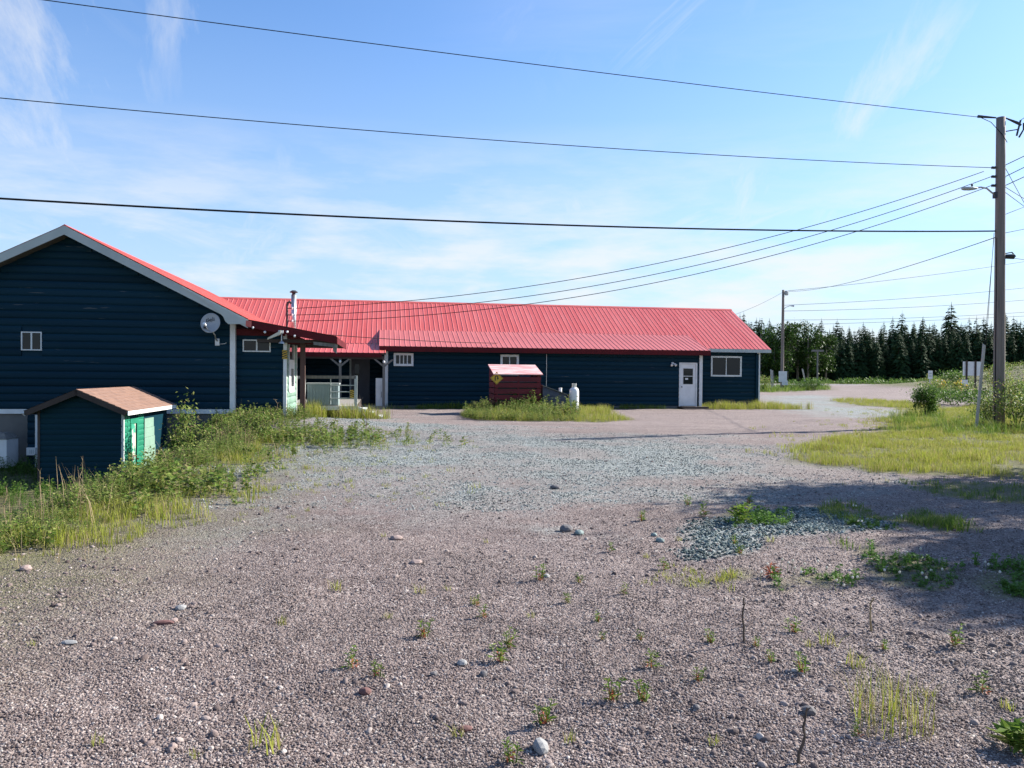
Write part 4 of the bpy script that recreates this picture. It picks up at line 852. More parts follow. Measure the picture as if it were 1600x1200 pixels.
x, y, z = at_depth(1518, 66); e = empty('sign_board', (x, y, z)); tag(e, 'large white blank board on two dark posts seen from behind', 'sign board'); ht = height_at(1518, 565, 66) - z; hb_ = height_at(1518, 587, 66) - z
MB().box(-.75, .85, -.02, .02, hb_, ht).build('board', M['white_metal'], e)
for dx in (-.48, .28): MB().box(dx - .06, dx + .06, -.14, -.022, -.3, ht + .08).build('post', M['dark_wood'], e)
MB().box(-.95, -.4, -.16, -.142, hb_ - .85, hb_ - .35).build('small_panel', M['white_metal'], e)
# ================================================================ vegetation templates (numpy, quads only)
def T_grass(nb, h, spread, w, rs, droop=.35, hv=.4):
    V = []; F = []
    for i in range(nb):
        a = rs.uniform(0, 6.283); r = spread * math.sqrt(rs.uniform()); hh = h * (1 - hv * rs.uniform()); lean = rs.uniform(.05, droop) * hh * 1.4; d = rs.uniform(0, 6.283)
        bx, by = r * math.cos(a), r * math.sin(a); wx, wy = -math.sin(d) * w * .5, math.cos(d) * w * .5; lx, ly = math.cos(d) * lean, math.sin(d) * lean; o = len(V)
        for t, k in ((0, 1), (.55, .8), (1, .12)):
            cx, cy, cz = bx + lx * t * t, by + ly * t * t, hh * t * (1 - .12 * t); V += [(cx - wx * k, cy - wy * k, cz), (cx + wx * k, cy + wy * k, cz)]
        F += [(o, o + 1, o + 3, o + 2), (o + 2, o + 3, o + 5, o + 4)]
    return np.array(V), np.array(F)
def leaf(V, F, p, d, L, w, fold=.2, rs=None):
    d = d / (np.linalg.norm(d) + 1e-9); s = np.cross(d, (0, 0, 1)); ns = np.linalg.norm(s); s = s / ns if ns > .05 else np.array([1., 0, 0])
    if rs is not None: q = rs.normal(0, .35, 3); s = s + q; s /= np.linalg.norm(s)
    m = p + d * L * .45; o = len(V); V += [p, m + s * w * .5 , p + d * L - np.array([0, 0, fold * L]), m - s * w * .5]; F.append((o, o + 1, o + 2, o + 3))
def T_weed(h, nl, L, w, rs, stems=1, spread=.0):
    V = []; F = []
    for k in range(stems):
        a = rs.uniform(0, 6.283); b = np.array([math.cos(a), math.sin(a), 0]) * spread * rs.uniform(); top = b + np.array([rs.normal(0, .14) * h, rs.normal(0, .14) * h, h * rs.uniform(.7, 1.05)])
        o = len(V); sw = .004 + h * .005; V += [b - (sw, 0, 0), b + (sw, 0, 0), top + (sw * .3, 0, 0), top - (sw * .3, 0, 0)]; F.append((o, o + 1, o + 2, o + 3))
        for i in range(nl):
            t = rs.uniform(.12, 1.0); p = b + (top - b) * t; a = i * 2.4 + rs.uniform(-.4, .4); el = rs.uniform(.0, .9)
            leaf(V, F, p, np.array([math.cos(a), math.sin(a), el]), L * (1.15 - .55 * t) * rs.uniform(.7, 1.2), w, .15, rs)
    return np.array(V), np.array(F)
def T_bush(rx, rz, nl, L, rs, w=.55, clumps=14):
    V = []; F = []; C = [np.array([rs.normal(0, .42) * rx, rs.normal(0, .42) * rx, rz * (.25 + .65 * rs.uniform())]) for _ in range(clumps)]
    for i in range(nl):
        c = C[rs.integers(clumps)]; p = c + rs.normal(0, 1, 3) * np.array([rx, rx, rz * .55]) * .23; p[2] = max(p[2], .02)
        leaf(V, F, p, rs.normal(0, 1, 3) + np.array([0, 0, .2]), L * rs.uniform(.6, 1.3), L * w, .1, rs)
    for c in C[:8]:
        o = len(V); q = .012; V += [np.array([-q, 0, -.05]), np.array([q, 0, -.05]), c + (q * .4, 0, 0), c - (q * .4, 0, 0)]; F.append((o, o + 1, o + 2, o + 3))
    return np.array(V), np.array(F)
def merged(temps, P, sc, yaw, seed=0, zs=None):
    rs = np.random.default_rng(seed); idx = rs.integers(len(temps), size=len(P)); VV = []; FF = []; off = 0
    for t, (V, F) in enumerate(temps):
        k = np.where(idx == t)[0]
        if not len(k): continue
        c, s = np.cos(yaw[k])[:, None], np.sin(yaw[k])[:, None]; q = sc[k][:, None]
        X = (V[None, :, 0] * c - V[None, :, 1] * s) * q + P[k, 0][:, None]; Y = (V[None, :, 0] * s + V[None, :, 1] * c) * q + P[k, 1][:, None]; Z = V[None, :, 2] * q * (1 if zs is None else zs[k][:, None]) + P[k, 2][:, None]
        VV.append(np.stack([X, Y, Z], -1).reshape(-1, 3)); n = len(V)
        FF.append((F[None] + (np.arange(len(k)) * n)[:, None, None] + off).reshape(-1, 4)); off += n * len(k)
    return np.concatenate(VV), np.concatenate(FF)
def scatter_zone(P, dens, seed, rad=.2, jit=.4, edge=.5):
    rs = np.random.default_rng(seed); lo, hi = P.min(0) - 1, P.max(0) + 1; n = int(dens * np.prod(hi - lo)); x = rs.uniform(lo[0], hi[0], n); y = rs.uniform(lo[1], hi[1], n)
    k = soft(P, x, y, rad, jit, seed) > edge * rs.uniform(.3, 1.7, n); return x[k], y[k]
def lay(name, temps, x, y, s0, s1, m, seed, label, cat, zoff=-.01, clump=None):
    rs = np.random.default_rng(seed)
    if clump: k = fnoise(x, y, clump[0], seed + 50) + rs.normal(0, .06, len(x)) > clump[1]; x, y = x[k], y[k]
    P = np.stack([x, y, terrain(x, y) + zoff], -1); big = .3 + 1.4 * fnoise(x, y, .9, seed + 3) ** 1.3
    V, F = merged(temps, P, rs.uniform(s0, s1, len(x)) * big, rs.uniform(0, 6.283, len(x)), seed)
    return stuff(link(name, np_mesh(name, V, F, M[m])), label, cat)
rs = np.random.default_rng(3)
M['grass_y'] = leafmat('meadow_grass', [(.17, .21, .025), (.25, .30, .038), (.33, .36, .055), (.30, .28, .09), (.36, .28, .15)], .4)
M['grass_g'] = leafmat('green_grass', [(.06, .12, .018), (.10, .18, .028), (.16, .23, .04), (.22, .24, .07)], .4)
M['weed'] = leafmat('weed_leaves', [(.06, .11, .02), (.11, .18, .035), (.18, .25, .055), (.26, .29, .09), (.24, .19, .10)], .4)
M['bush'] = leafmat('bush_leaves', [(.035, .085, .014), (.06, .13, .022), (.10, .18, .035), (.15, .22, .05)], .35)
M['dry'] = leafmat('dry_stalks', [(.25, .19, .11), (.34, .27, .16), (.20, .14, .09)], .2)
M['clover'] = leafmat('clover_leaves', [(.06, .13, .022), (.095, .19, .035), (.13, .235, .045)], .35)
M['flower'] = leafmat('pale_flowers', [(.62, .60, .50), (.75, .73, .66)], .3)
M['yellow_flower'] = leafmat('yellow_flowers', [(.75, .48, .02), (.85, .60, .05)], .2)
M['red_stem'] = leafmat('red_stems', [(.28, .07, .04), (.36, .12, .06)], .2)
G_long = [T_grass(16, .42, .14, .009, rs) for _ in range(4)]; G_mid = [T_grass(14, .26, .11, .008, rs) for _ in range(4)]; G_short = [T_grass(12, .11, .08, .006, rs, .7) for _ in range(4)]
G_far = [T_grass(10, .55, .35, .035, rs) for _ in range(3)]
WD = [T_weed(.55, 16, .11, .035, rs, 3, .12) for _ in range(4)] + [T_weed(.42, 14, .09, .05, rs, 3, .15) for _ in range(2)]
WD_low = [T_weed(.2, 10, .07, .035, rs, 3, .1) for _ in range(4)]
# right-hand meadow
x, y = scatter_zone(Z_FIELD, 105, 11, .35, .9); k = (x < .72 * y + 1.5); x, y = x[k], y[k]
lay('meadow_grass', G_mid, x, y, .32, .8, 'grass_y', 11, 'yellow green meadow grass spreading from the utility pole into the gravel', 'grass', clump=(.8, .39))
x, y = scatter_zone(Z_FIELD, 20, 13, 1.6, 2.6, .35); k = (x < .72 * y + 1.5); x, y = x[k], y[k]
lay('straggling_grass', G_short, x, y, .6, 1.6, 'grass_y', 13, 'straggling short grass thinning out from the meadow into the gravel', 'grass', clump=(1.1, .45))
x, y = scatter_zone(Z_FIELD, 9, 12, -.3, .4); k = (x < .72 * y + 1.5) & (y > 16) & (np.hypot(x - 16, y - 25) < 6); x, y = x[k], y[k]
lay('tall_grass', G_long, x, y, .6, 1.2, 'grass_g', 12, 'taller green grass around the foot of the utility pole', 'grass', clump=(.35, .46))
for nm, Z, d, tmp, s0, s1, m, lb, sd in (('verge_grass', Z_STRIP, 16, G_mid, .7, 1.2, 'grass_y', 'narrow yellow green grass strip dividing the gravel drive', 21), ('island_grass', Z_ISLE, 2.6, G_far, .6, 1.2, 'grass_g', 'green grass island at the foot of the distant pole', 22),
        ('wall_grass', Z_WALL, 34, G_mid, .7, 1.45, 'grass_g', 'dark grass strip along the foot of the long green wall', 23), ('wall_grass', Z_WALLR, 26, G_long, .7, 1.25, 'grass_y', 'bright grass in front of the wide window and corner post', 24),
        ('bin_grass', Z_BIN, 26, G_long, .6, 1.1, 'grass_y', 'long grass growing round the red bin and gas cylinder', 25), ('deck_grass', Z_DECK, 34, G_long, .9, 2.0, 'grass_y', 'tall seeding grass in front of the entrance deck', 26)):
    x, y = scatter_zone(Z, d, sd, .12, .3); 
    if nm == 'wall_grass' and sd == 23: q = (np.stack([x, y], 1) - ORG[:2]) @ UD[:2]; k = (q < -2.0) | (q > -.2); x, y = x[k], y[k]
    lay(nm, tmp, x, y, s0, s1, m, sd, lb, 'grass')
# the weedy bank on the left
yy = rng.uniform(6.2, 21.8, 5200); off = rng.normal(.35, .62, 5200); xx = bank_edge(yy) - off; k = (off > -.75 + .5 * fnoise(xx, yy, .6, 77)) & (xx > -10) & (fnoise(xx, yy, 1.1, 78) > .42 + .15 * (off < -.2)); xx, yy = xx[k], yy[k]
k = ~((xx < -8.1) & (yy > 17.2)); xx, yy = xx[k], yy[k]
lay('bank_weeds', WD, xx, yy, .2, .8, 'weed', 31, 'dense leafy weeds covering the bank beside the shed', 'weeds')
y2 = rng.uniform(6.9, 19, 2400); x2 = bank_edge(y2) + rng.normal(.0, .6, 2400); k = fnoise(x2, y2, 1.3, 79) > .44; lay('bank_grass', G_mid, x2[k], y2[k], .5, 1.1, 'grass_y', 32, 'yellow green grass along the gravel edge of the bank', 'grass')
yd = rng.uniform(6, 21, 420); xd = bank_edge(yd) - rng.normal(.4, .6, 420); k = (fnoise(xd, yd, .9, 83) > .45) & ~((xd < -7.9) & (yd > 17)); lay('dry_bank_stems', [T_grass(5, .62, .12, .006, rs, .3) for _ in range(3)], xd[k], yd[k], .5, 1.2, 'dry', 36, 'thin dry stems standing among the bank weeds', 'weeds')
y3 = rng.uniform(8, 21.5, 2600); x3 = rng.uniform(-16, -6.6, 2600); k = (x3 < bank_edge(y3) - 1.0) & ~((x3 > -10.9) & (x3 < -8.0) & (y3 > 17.1)); lay('yard_weeds', WD, x3[k], y3[k], .45, .85, 'bush', 33, 'shaded dark weeds on the low ground left of the shed', 'weeds')
y4 = rng.uniform(20.4, 23.4, 420); x4 = rng.uniform(-8.4, -5.9, 420); q = (np.stack([x4, y4], 1) - ORG[:2]); k = (q @ VD[:2] < VV - .08) | (q @ UD[:2] > UV + .1); lay('vestibule_weeds', WD, x4[k], y4[k], .5, .9, 'weed', 34, 'weeds along the foot of the vestibule wall', 'weeds')
# low plants creeping over the gravel on the left
xs_, ys_ = [], []
for px, py, n, sp in ((560, 700, 60, 1.0), (500, 690, 90, .9), (540, 725, 40, .8), (450, 760, 40, .6), (330, 770, 40, .5), (300, 800, 30, .4), (600, 770, 26, .6), (130, 830, 30, .4), (60, 850, 30, .35), (200, 800, 50, .4), (620, 690, 30, .8), (420, 730, 40, .7), (690, 760, 10, .5), (1330, 640, 10, 1)):
    gx_, gy_ = ground_at(px, py); xs_.append(gx_ + rng.normal(0, sp, n)); ys_.append(gy_ + rng.normal(0, sp * 1.1, n))
lay('creeping_grass', G_short, np.concatenate(xs_), np.concatenate(ys_), .5, 1.3, 'grass_y', 35, 'sparse low yellow grass creeping over the gravel below the bank', 'grass')
xs_, ys_ = [], []
for px, py, n, sp in ((480, 676, 110, .9), (530, 690, 90, .9), (430, 690, 100, .7), (380, 715, 90, .6), (590, 690, 30, .8), (320, 750, 60, .45), (250, 780, 60, .4)):
    gx_, gy_ = ground_at(px, py); xs_.append(gx_ + rng.normal(0, sp, n)); ys_.append(gy_ + rng.normal(0, sp * 1.3, n))
lay('low_weeds', WD_low, np.concatenate(xs_), np.concatenate(ys_), .6, 1.7, 'weed', 37, 'low mixed weeds thinning out from the bank into the pale crushed stone', 'weeds')
# bin weeds
x, y = scatter_zone(Z_BIN, 60, 41, .1, .25); q = x - bx0; k = ((y < BYc + .05 + .17 * q) | (y > BYc + 1.6 + .17 * q)) & (q < 3.2); x, y = x[k], y[k]; k = (x - bx0 < 1.95) | (rng.uniform(0, 1, len(x)) < .25); lay('bin_weeds', WD, x[k], y[k], .4, 1.15, 'weed', 41, 'leafy weeds hiding the foot of the red bin', 'weeds')
# patches in the shaded corner
SN = ['clover patch beside the crushed stone windrow', 'grassy patch beyond the crushed stone windrow', 'loose grass patch in the tree shade near the meadow', 'large dark green weed patch in the tree shade', 'clover patch at the shady edge of the gravel', 'rounded bright clover patch with white flowers', 'small clover patch next to a red tipped weed', 'thin grass in the tree shadow below the meadow', 'narrow green patch at the end of the stone windrow', 'yellow green grass tuft patch on open gravel', 'yellow grass patch near the red tipped weed', 'small pale patch between two clover patches']
for i, P in enumerate(SHADE):
    cl = i in (0, 3, 4, 5, 6, 8); x, y = scatter_zone(P, 170 if i not in (7,) else 50, 60 + i, .12, .35)
    if cl: lay('clover_patch', [T_weed(.075, 8, .035, .028, rs, 4, .05) for _ in range(3)] + [T_weed(.14, 9, .05, .025, rs, 3, .05)], x, y, .7, 1.3, 'clover', 60 + i, SN[i], 'plants')
    else: lay('grass_patch', G_short, x, y, .6, 1.4, 'grass_y' if i in (9, 10) else 'grass_g', 60 + i, SN[i], 'grass')
# white clover heads
fx, fy = [], []
for px, py in ((1230, 897), (1240, 905), (1276, 891), (1250, 912), (1237, 893), (1305, 925), (1330, 920), (1352, 860), (1332, 800), (1395, 815), (1470, 905), (1445, 918), (1542, 900), (1415, 880), (1380, 905), (1560, 912), (1345, 832)):
    a, b = ground_at(px, py); fx += [a, a + rng.normal(0, .12)]; fy += [b, b + rng.normal(0, .12)]
fb = MB()
for a, b in zip(fx, fy):
    z = float(terrain(a, b)); fb.tube([(a, b, z), (a + .004, b, z + .072)],  .0013, 4, 1); fb.lathe([(.003, z + .072), (.009, z + .077), (.010, z + .086), (.004, z + .093)], 7, (a + .01, b))
stuff(fb.build('clover_flowers', [M['flower'], M['clover']]), 'small white clover heads over the shaded patches', 'flowers')

# ---------------------------------------------------------------- single small plants in the gravel
def two_mat(parts, name):
    V = np.concatenate([p[0] for p in parts]); o = 0; F = []; mi = []
    for k, (v, f, m) in enumerate(parts): F.append(f + o); o += len(v); mi.append(np.full(len(f), m))
    return V, np.concatenate(F), np.concatenate(mi)
def seedling(h, n):
    a = T_weed(h * .55, 5, h * .22, h * .08, rs, n, h * .22); b = T_weed(h, 13, h * .42, h * .10, rs, n, h * .22); kb = b[0].copy()
    V, F, mi = two_mat([(a[0], a[1], 0), (kb, b[1], 1)], ''); return np_mesh('seedling', V, F, [M['red_stem'], M['grass_g']], mi=mi)
SEED = [seedling(.13, 3) for _ in range(4)]; TUFT = [np_mesh('tuft', *T_grass(18, .10, .045, .005, rs, .6), M['grass_y']) for _ in range(3)]
def put(name, me, px, py, s, label, cat, group=None):
    a, b = ground_at(px, py); o = link(name, me, None, (a, b, float(terrain(a, b)) - .006)); o.scale = (s, s, s); o.rotation_euler = (0, 0, rng.uniform(0, 6.28)); tag(o, label, cat, group); return o
for i, (px, py, s) in enumerate([(843, 908, 1), (661, 994, 1), (798, 1010, .95), (780, 1032, 1), (551, 1043, .9), (955, 1096, 1.05), (1004, 1098, .9), (851, 1130, 1), (1018, 1042, .85), (1002, 816, 1.1), (1097, 808, 1.5), (1171, 786, 1.2), (953, 862, .8), (1090, 1066, .7), (1254, 1052, .9), (1000, 1000, .5), (755, 963, .7), (886, 940, .7), (977, 932, .7), (1493, 1010, 1.1), (1535, 1082, .9), (1380, 1015, .6), (1146, 852, .8), (1156, 868, .8), (745, 945, .6), (935, 972, .6), (1075, 790, 1.1), (1240, 985, .9), (590, 1056, .7), (940, 1000, .5), (1110, 1000, .7), (1038, 888, .9), (800, 1195, .8), (1180, 1010, .6), (1205, 1035, .6), (905, 912, .6), (1340, 1150, .6)]):
    put('seedling', SEED[i % 4], px, py, s, 'seedling with reddish stem touching a whitish pebble' if i == 0 else ('tall leafy seedling near the crushed stone windrow' if s >= 1.1 and py < 830 else ('tiny green seedling sprouting from open gravel' if s < .75 else 'small green seedling with reddish stem standing alone in the gravel')), 'seedling', 'seedlings in the gravel')
for i, (px, py, s) in enumerate([(525, 922, 1.1), (655, 926, .9), (440, 978, .8), (740, 942, .7), (830, 962, .6), (415, 1175, 1.6), (150, 1165, .7), (1140, 905, 1.2), (1295, 1010, 1.2), (1335, 1045, 1.3), (700, 920, .6), (605, 965, .7), (1265, 1010, .7), (1115, 1165, .6), (715, 1150, .7), (305, 1185, .6), (50, 1010, .5), (890, 1160, .7), (1010, 870, .7), (1205, 850, .9), (1060, 845, .7), (760, 845, .6), (600, 840, .6), (480, 800, .8), (1575, 1105, .8), (1450, 1090, .7)]):
    put('grass_tuft', TUFT[i % 3], px, py, s, 'small lone tuft of yellow green grass on open gravel', 'grass tuft', 'grass tufts in the gravel')
put('sprawling_weed', np_mesh('sprawl', *T_weed(.20, 16, .16, .05, rs, 5, .1), M['grass_g']), 1596, 1172, .7, 'broad leafy weed with long bright leaves at the shady gravel edge', 'weed')
put('sprawling_weed', np_mesh('sprawl', *T_weed(.16, 14, .10, .035, rs, 4, .08), M['grass_g']), 1160, 822, 1.5, 'bushy low weed at the end of the crushed stone windrow', 'weed')
V1, F1 = T_grass(95, .34, .19, .0036, rs, .35); V2, F2 = T_grass(60, .30, .22, .003, rs, .95)
V, F, mi = two_mat([(V1, F1, 0), (V2, F2, 1)], ''); put('dry_grass_clump', np_mesh('dry_grass', V, F, [M['grass_y'], M['dry']], mi=mi), 1392, 1135, 1.0, 'wispy clump of tall half dry grass standing in the gravel', 'grass clump')
V1, F1 = T_weed(.13, 10, .1, .02, rs, 3, .03); put('red_tipped_weed', np_mesh('rtw', V1, F1, M['red_stem']), 1207, 905, .9, 'orange red tipped weed beside the clover', 'weed')
def stalk(px, py, h, label, m='dry', kink=.06):
    a, b = ground_at(px, py); z = float(terrain(a, b)); pts = [(0, 0, -.02)]; 
    for t in np.linspace(.2, 1, 6): pts.append((pts[-1][0] + rng.normal(0, kink) * h * .5, pts[-1][1] + rng.normal(0, kink) * h * .4, h * t))
    e = MB().tube(pts, [.006 * (1 - .5 * i / 6) * (1 + h) for i in range(7)], 6)
    for i in range(9): p = np.array(pts[4 + i % 3]); d = rng.normal(0, 1, 3) * .5 + (0, 0, .8); e.tube([p, p + d * h * .09], [.004, .002], 4)
    o = e.build('dry_stalk', M[m], None, loc=(a, b, z)); tag(o, label, 'plant stalk'); return o
M['dark_stalk'] = mat('dark_stalk', (.06, .045, .035), (.10, .075, .055), 8, .9)
stalk(1163, 1003, .26, 'dead dark stalk standing upright near the clover', 'dark_stalk', .04); stalk(1362, 985, .20, 'bent pale dry stalk in the tree shadow', 'dry', .12); stalk(1247, 1195, .22, 'dark bare twig rising from bare gravel', 'dark_stalk', .05)
stalk(112, 748, 1.0, 'tall dry stalk leaning before the dark shed wall', 'dry', .14); stalk(130, 772, .7, 'thin dry stalk in front of the shed wall', 'dry', .1); stalk(65, 800, .75, 'tall pale dry stalk at the shed corner', 'dry', .05); stalk(8, 830, .7, 'pair of pale dry stalks on the weedy bank', 'dry', .05); stalk(426, 668, .7, 'dry seeded stalk before the vestibule wall', 'dry', .12); stalk(570, 685, .9, 'thin dark stalk leaning over the pale crushed stone', 'dark_stalk', .1)

# ---------------------------------------------------------------- shrubs
def shrub(px, py, Y, w, h, nl, L, label, m='bush', seed=0, zbase=None):
    r_ = np.random.default_rng(100 + seed); x, y, z = at_depth(px, Y); z = z if zbase is None else zbase
    e = empty('shrub', (x, y, z)); tag(e, label, 'shrub'); V, F = T_bush(w, h, nl, L, r_, .6, 16); link('foliage', np_mesh('foliage', V, F, M[m]), e)
    for k in range(4): a = k * 1.7; MB().tube([(0, 0, -.1), (math.cos(a) * w * .25, math.sin(a) * w * .25, h * .4), (math.cos(a) * w * .5, math.sin(a) * w * .5, h * .75)], [.018, .012, .005], 6).build('stem', M['dark_wood'], e)
shrub(1449, 628, 30.0, .5, 1.15, 5200, .075, 'round leafy shrub standing alone where the meadow meets the drive', 'bush', 1)
shrub(1590, 640, 24.4, .85, 1.45, 2800, .085, 'large leafy shrub crowding the utility pole', 'weed', 2); shrub(1640, 640, 23.5, 1.1, 1.7, 2600, .085, 'leafy shrub at the meadow edge beyond the utility pole', 'bush', 3)
shrub(1545, 640, 27.2, .6, 1.0, 1300, .08, 'yellowish shrub directly behind the utility pole', 'weed', 4)
shrub(1490, 606, 44, 2.0, .95, 2000, .13, 'dark green thicket on the near slope of the berm', 'bush', 5); shrub(1535, 606, 42, 2.2, .9, 2000, .13, 'dark green thicket below the white board', 'bush', 6); shrub(1590, 604, 44, 2.0, 1.3, 1900, .13, 'dense bush behind the utility pole on the berm', 'bush', 7)
shrub(1478, 600, 60, 1.5, 1.1, 1100, .17, 'light green bush on the flowering berm', 'weed', 8); shrub(1492, 596, 74, 2.0, 1.9, 1400, .2, 'bush growing over the berm beside the white board', 'bush', 9); shrub(1556, 590, 72, 1.5, 2.6, 1300, .2, 'yellow green bush above the white board', 'weed', 10)
shrub(1273, 606, 76, 1.2, 1.3, 900, .16, 'small round bush on the grass island', 'bush', 11); shrub(1247, 606, 78, 1.2, .9, 700, .16, 'low bush on the grass island beside the leaning stake', 'bush', 12); shrub(1191, 606, 70, .9, 1.3, 700, .14, 'pale leafy bush just past the end of the long building', 'weed', 13)
shrub(286, 690, 18.3, .42, 1.75, 900, .09, 'tall leafy sapling at the back corner of the shed', 'weed', 14, -.95); shrub(330, 690, 17.6, .55, .8, 900, .075, 'bushy weed mound right of the shed', 'weed', 15); shrub(400, 690, 17.2, .6, .75, 1100, .075, 'broad green bush at the end of the weedy bank', 'weed', 16); shrub(262, 720, 15.2, .5, .8, 800, .07, 'tangled weed clump in front of the green shed side', 'weed', 17)
# flowers on the verge
fl_ = []
for px, Y in ((1463, 68), (1468, 68), (1474, 67), (1495, 62), (1501, 62)):
    x, y, z = at_depth(px, Y); V, F = T_bush(.35, .9, 26, .17, rs, .8, 4); o = link('flowering_shrub', np_mesh('fl', V, F, [M['yellow_flower']]), None, (x, y, z + .3)); tag(o, 'yellow flowering shrub on the verge of the berm', 'flowering shrub', 'yellow flowering shrubs')
    V, F = T_bush(.7, 1.2, 160, .2, rs, .6, 6); link('foliage', np_mesh('flf', V, F, [M['weed']]), o, (0, 0, -.3))
# rough growth on the berm and far verges
n = 5200; x = rng.uniform(30, 95, n); y = rng.uniform(40, 112, n); t_, g_, l_ = zones(x, y); k = (g_ > .5) & ~((y > 82) & (y < 119) & (terrain(x, y) < 1.0)); lay('berm_growth', [T_bush(.55, .7, 34, .26, rs, .5, 5) for _ in range(5)] + G_far, x[k], y[k], .35, .9, 'weed', 91, 'rough green growth covering the berm beyond the drive', 'weeds')
n = 1500; x = rng.uniform(10, 110, n); y = rng.uniform(119, 136, n); lay('far_verge', [T_bush(.8, .9, 30, .35, rs, .5, 5) for _ in range(4)] + G_far, x, y, .5, 1.2, 'bush', 92, 'low growth along the foot of the spruce forest', 'weeds')

# ---------------------------------------------------------------- trees
M['spruce'] = leafmat('spruce_needles', [(.014, .034, .015), (.024, .052, .021), (.036, .072, .027), (.052, .092, .034)], .12, .7)
M['aspen'] = leafmat('aspen_leaves', [(.022, .05, .010), (.036, .076, .015), (.06, .11, .022)], .25)
def T_spruce(h, rw, r_):
    V = []; F = []; lv = int(h * 4.2)
    for i in range(lv):
        t = (i + r_.uniform(0, .6)) / lv; z = h * (.06 + .94 * t); L = rw * (1 - t) ** .62 * r_.uniform(.65, 1.2) + .10; nb = 9 if t < .8 else 7
        for b in range(nb):
            a = r_.uniform(0, 6.283); d = np.array([math.cos(a), math.sin(a), 0]); s = np.array([-d[1], d[0], 0]); dr = L * r_.uniform(.15, .45); w = L * r_.uniform(.28, .45)
            p0 = np.array([0, 0, z]); m1 = p0 + d * L * .5 - (0, 0, dr * .35); e = p0 + d * L - (0, 0, dr * .8); o = len(V)
            V += [p0, m1 + s * w * .5 - (0, 0, w * .25), e, m1 - s * w * .5 - (0, 0, w * .25)]; F.append((o, o + 1, o + 2, o + 3))
            o = len(V); q = p0 + d * L * .45; V += [q + (0, 0, .05), q + d * L * .3 + s * w * .55 - (0, 0, dr * .7), e - (0, 0, dr * .35), q + d * L * .25 - s * w * .3 - (0, 0, dr * .9)]; F.append((o, o + 1, o + 2, o + 3))
    o = len(V); V += [np.array([-.05, 0, h * .97]), np.array([.05, 0, h * .97]), np.array([.012, 0, h * 1.04]), np.array([-.012, 0, h * 1.04])]; F.append((o, o + 1, o + 2, o + 3))
    return np.array(V), np.array(F)
def T_broad(h, rw, nl, L, r_, cl=26, lo=.3):
    V = []; F = []; C = []
    for i in range(cl):
        t = r_.uniform(lo, 1); a = r_.uniform(0, 6.283); rr = rw * math.sin(math.pi * min(.97, (t - lo * .7) / (1.12 - lo * .7))) ** .7 * math.sqrt(r_.uniform(.1, 1)); C.append((rr * math.cos(a), rr * math.sin(a), h * t * .95))
    C = np.array(C)
    for i in range(nl):
        c = C[r_.integers(cl)]; p = c + r_.normal(0, 1, 3) * rw * np.array([.2, .2, .16]); leaf(V, F, p, r_.normal(0, 1, 3), L * r_.uniform(.6, 1.3), L * .65, .1, r_)
    return np.array(V), np.array(F), C
r_ = np.random.default_rng(55)
SPR = []
for k in range(7):
    h = 11.0; V, F = T_spruce(h, r_.uniform(1.8, 2.5), r_); SPR.append((np_mesh('spruce_crown', V, F, M['spruce']), MB().tube([(0, 0, -.3), (0, 0, h * .5), (0, 0, h * .97)], [.16, .1, .02], 6)))
TR = []
for k, (cm, tb) in enumerate(SPR):
    me = bpy.data.meshes.new('spruce_trunk'); me.from_pydata(tb.v, [], tb.f); me.materials.append(M['dark_wood']); TR.append(me)
def tree_sil(px):   # skyline of the forest as the photograph shows it
    return np.interp(px, [1150, 1185, 1230, 1300, 1360, 1400, 1450, 1500, 1560, 1600, 1700], [506, 506, 517, 517, 516, 513, 512, 508, 507, 503, 500])
nt = 0
for row, (Y, step, dh, n0) in enumerate(((138, 13.5, 14, 1165), (143, 12.5, 6, 1160), (149, 11.5, 0, 1155), (156, 11, -2, 1150))):
    px = n0
    while px < 1720:
        x, y, z = at_depth(px, Y + rng.uniform(-2, 2)); top = tree_sil(px) + dh + rng.normal(0, 7) - (9 if rng.uniform() < .18 else 0); H = height_at(px, top, y) - z; i = int(rng.integers(7))
        e = empty('spruce_tree', (x, y, z), rng.uniform(0, 6.28)); e.scale = (H / 11 * rng.uniform(.85, 1.15),) * 2 + (H / 11,); tag(e, 'tall pointed spruce rising above the skyline of the forest wall' if top < tree_sil(px) - 7 else ('dark spruce standing at the front edge of the forest wall' if row == 0 else 'dark slender spruce set deeper in the forest wall beyond the road'), 'spruce tree', 'spruces of the forest wall')
        link('crown', SPR[i][0], e); link('trunk', TR[i], e); px += step * rng.uniform(.6, 1.4); nt += 1
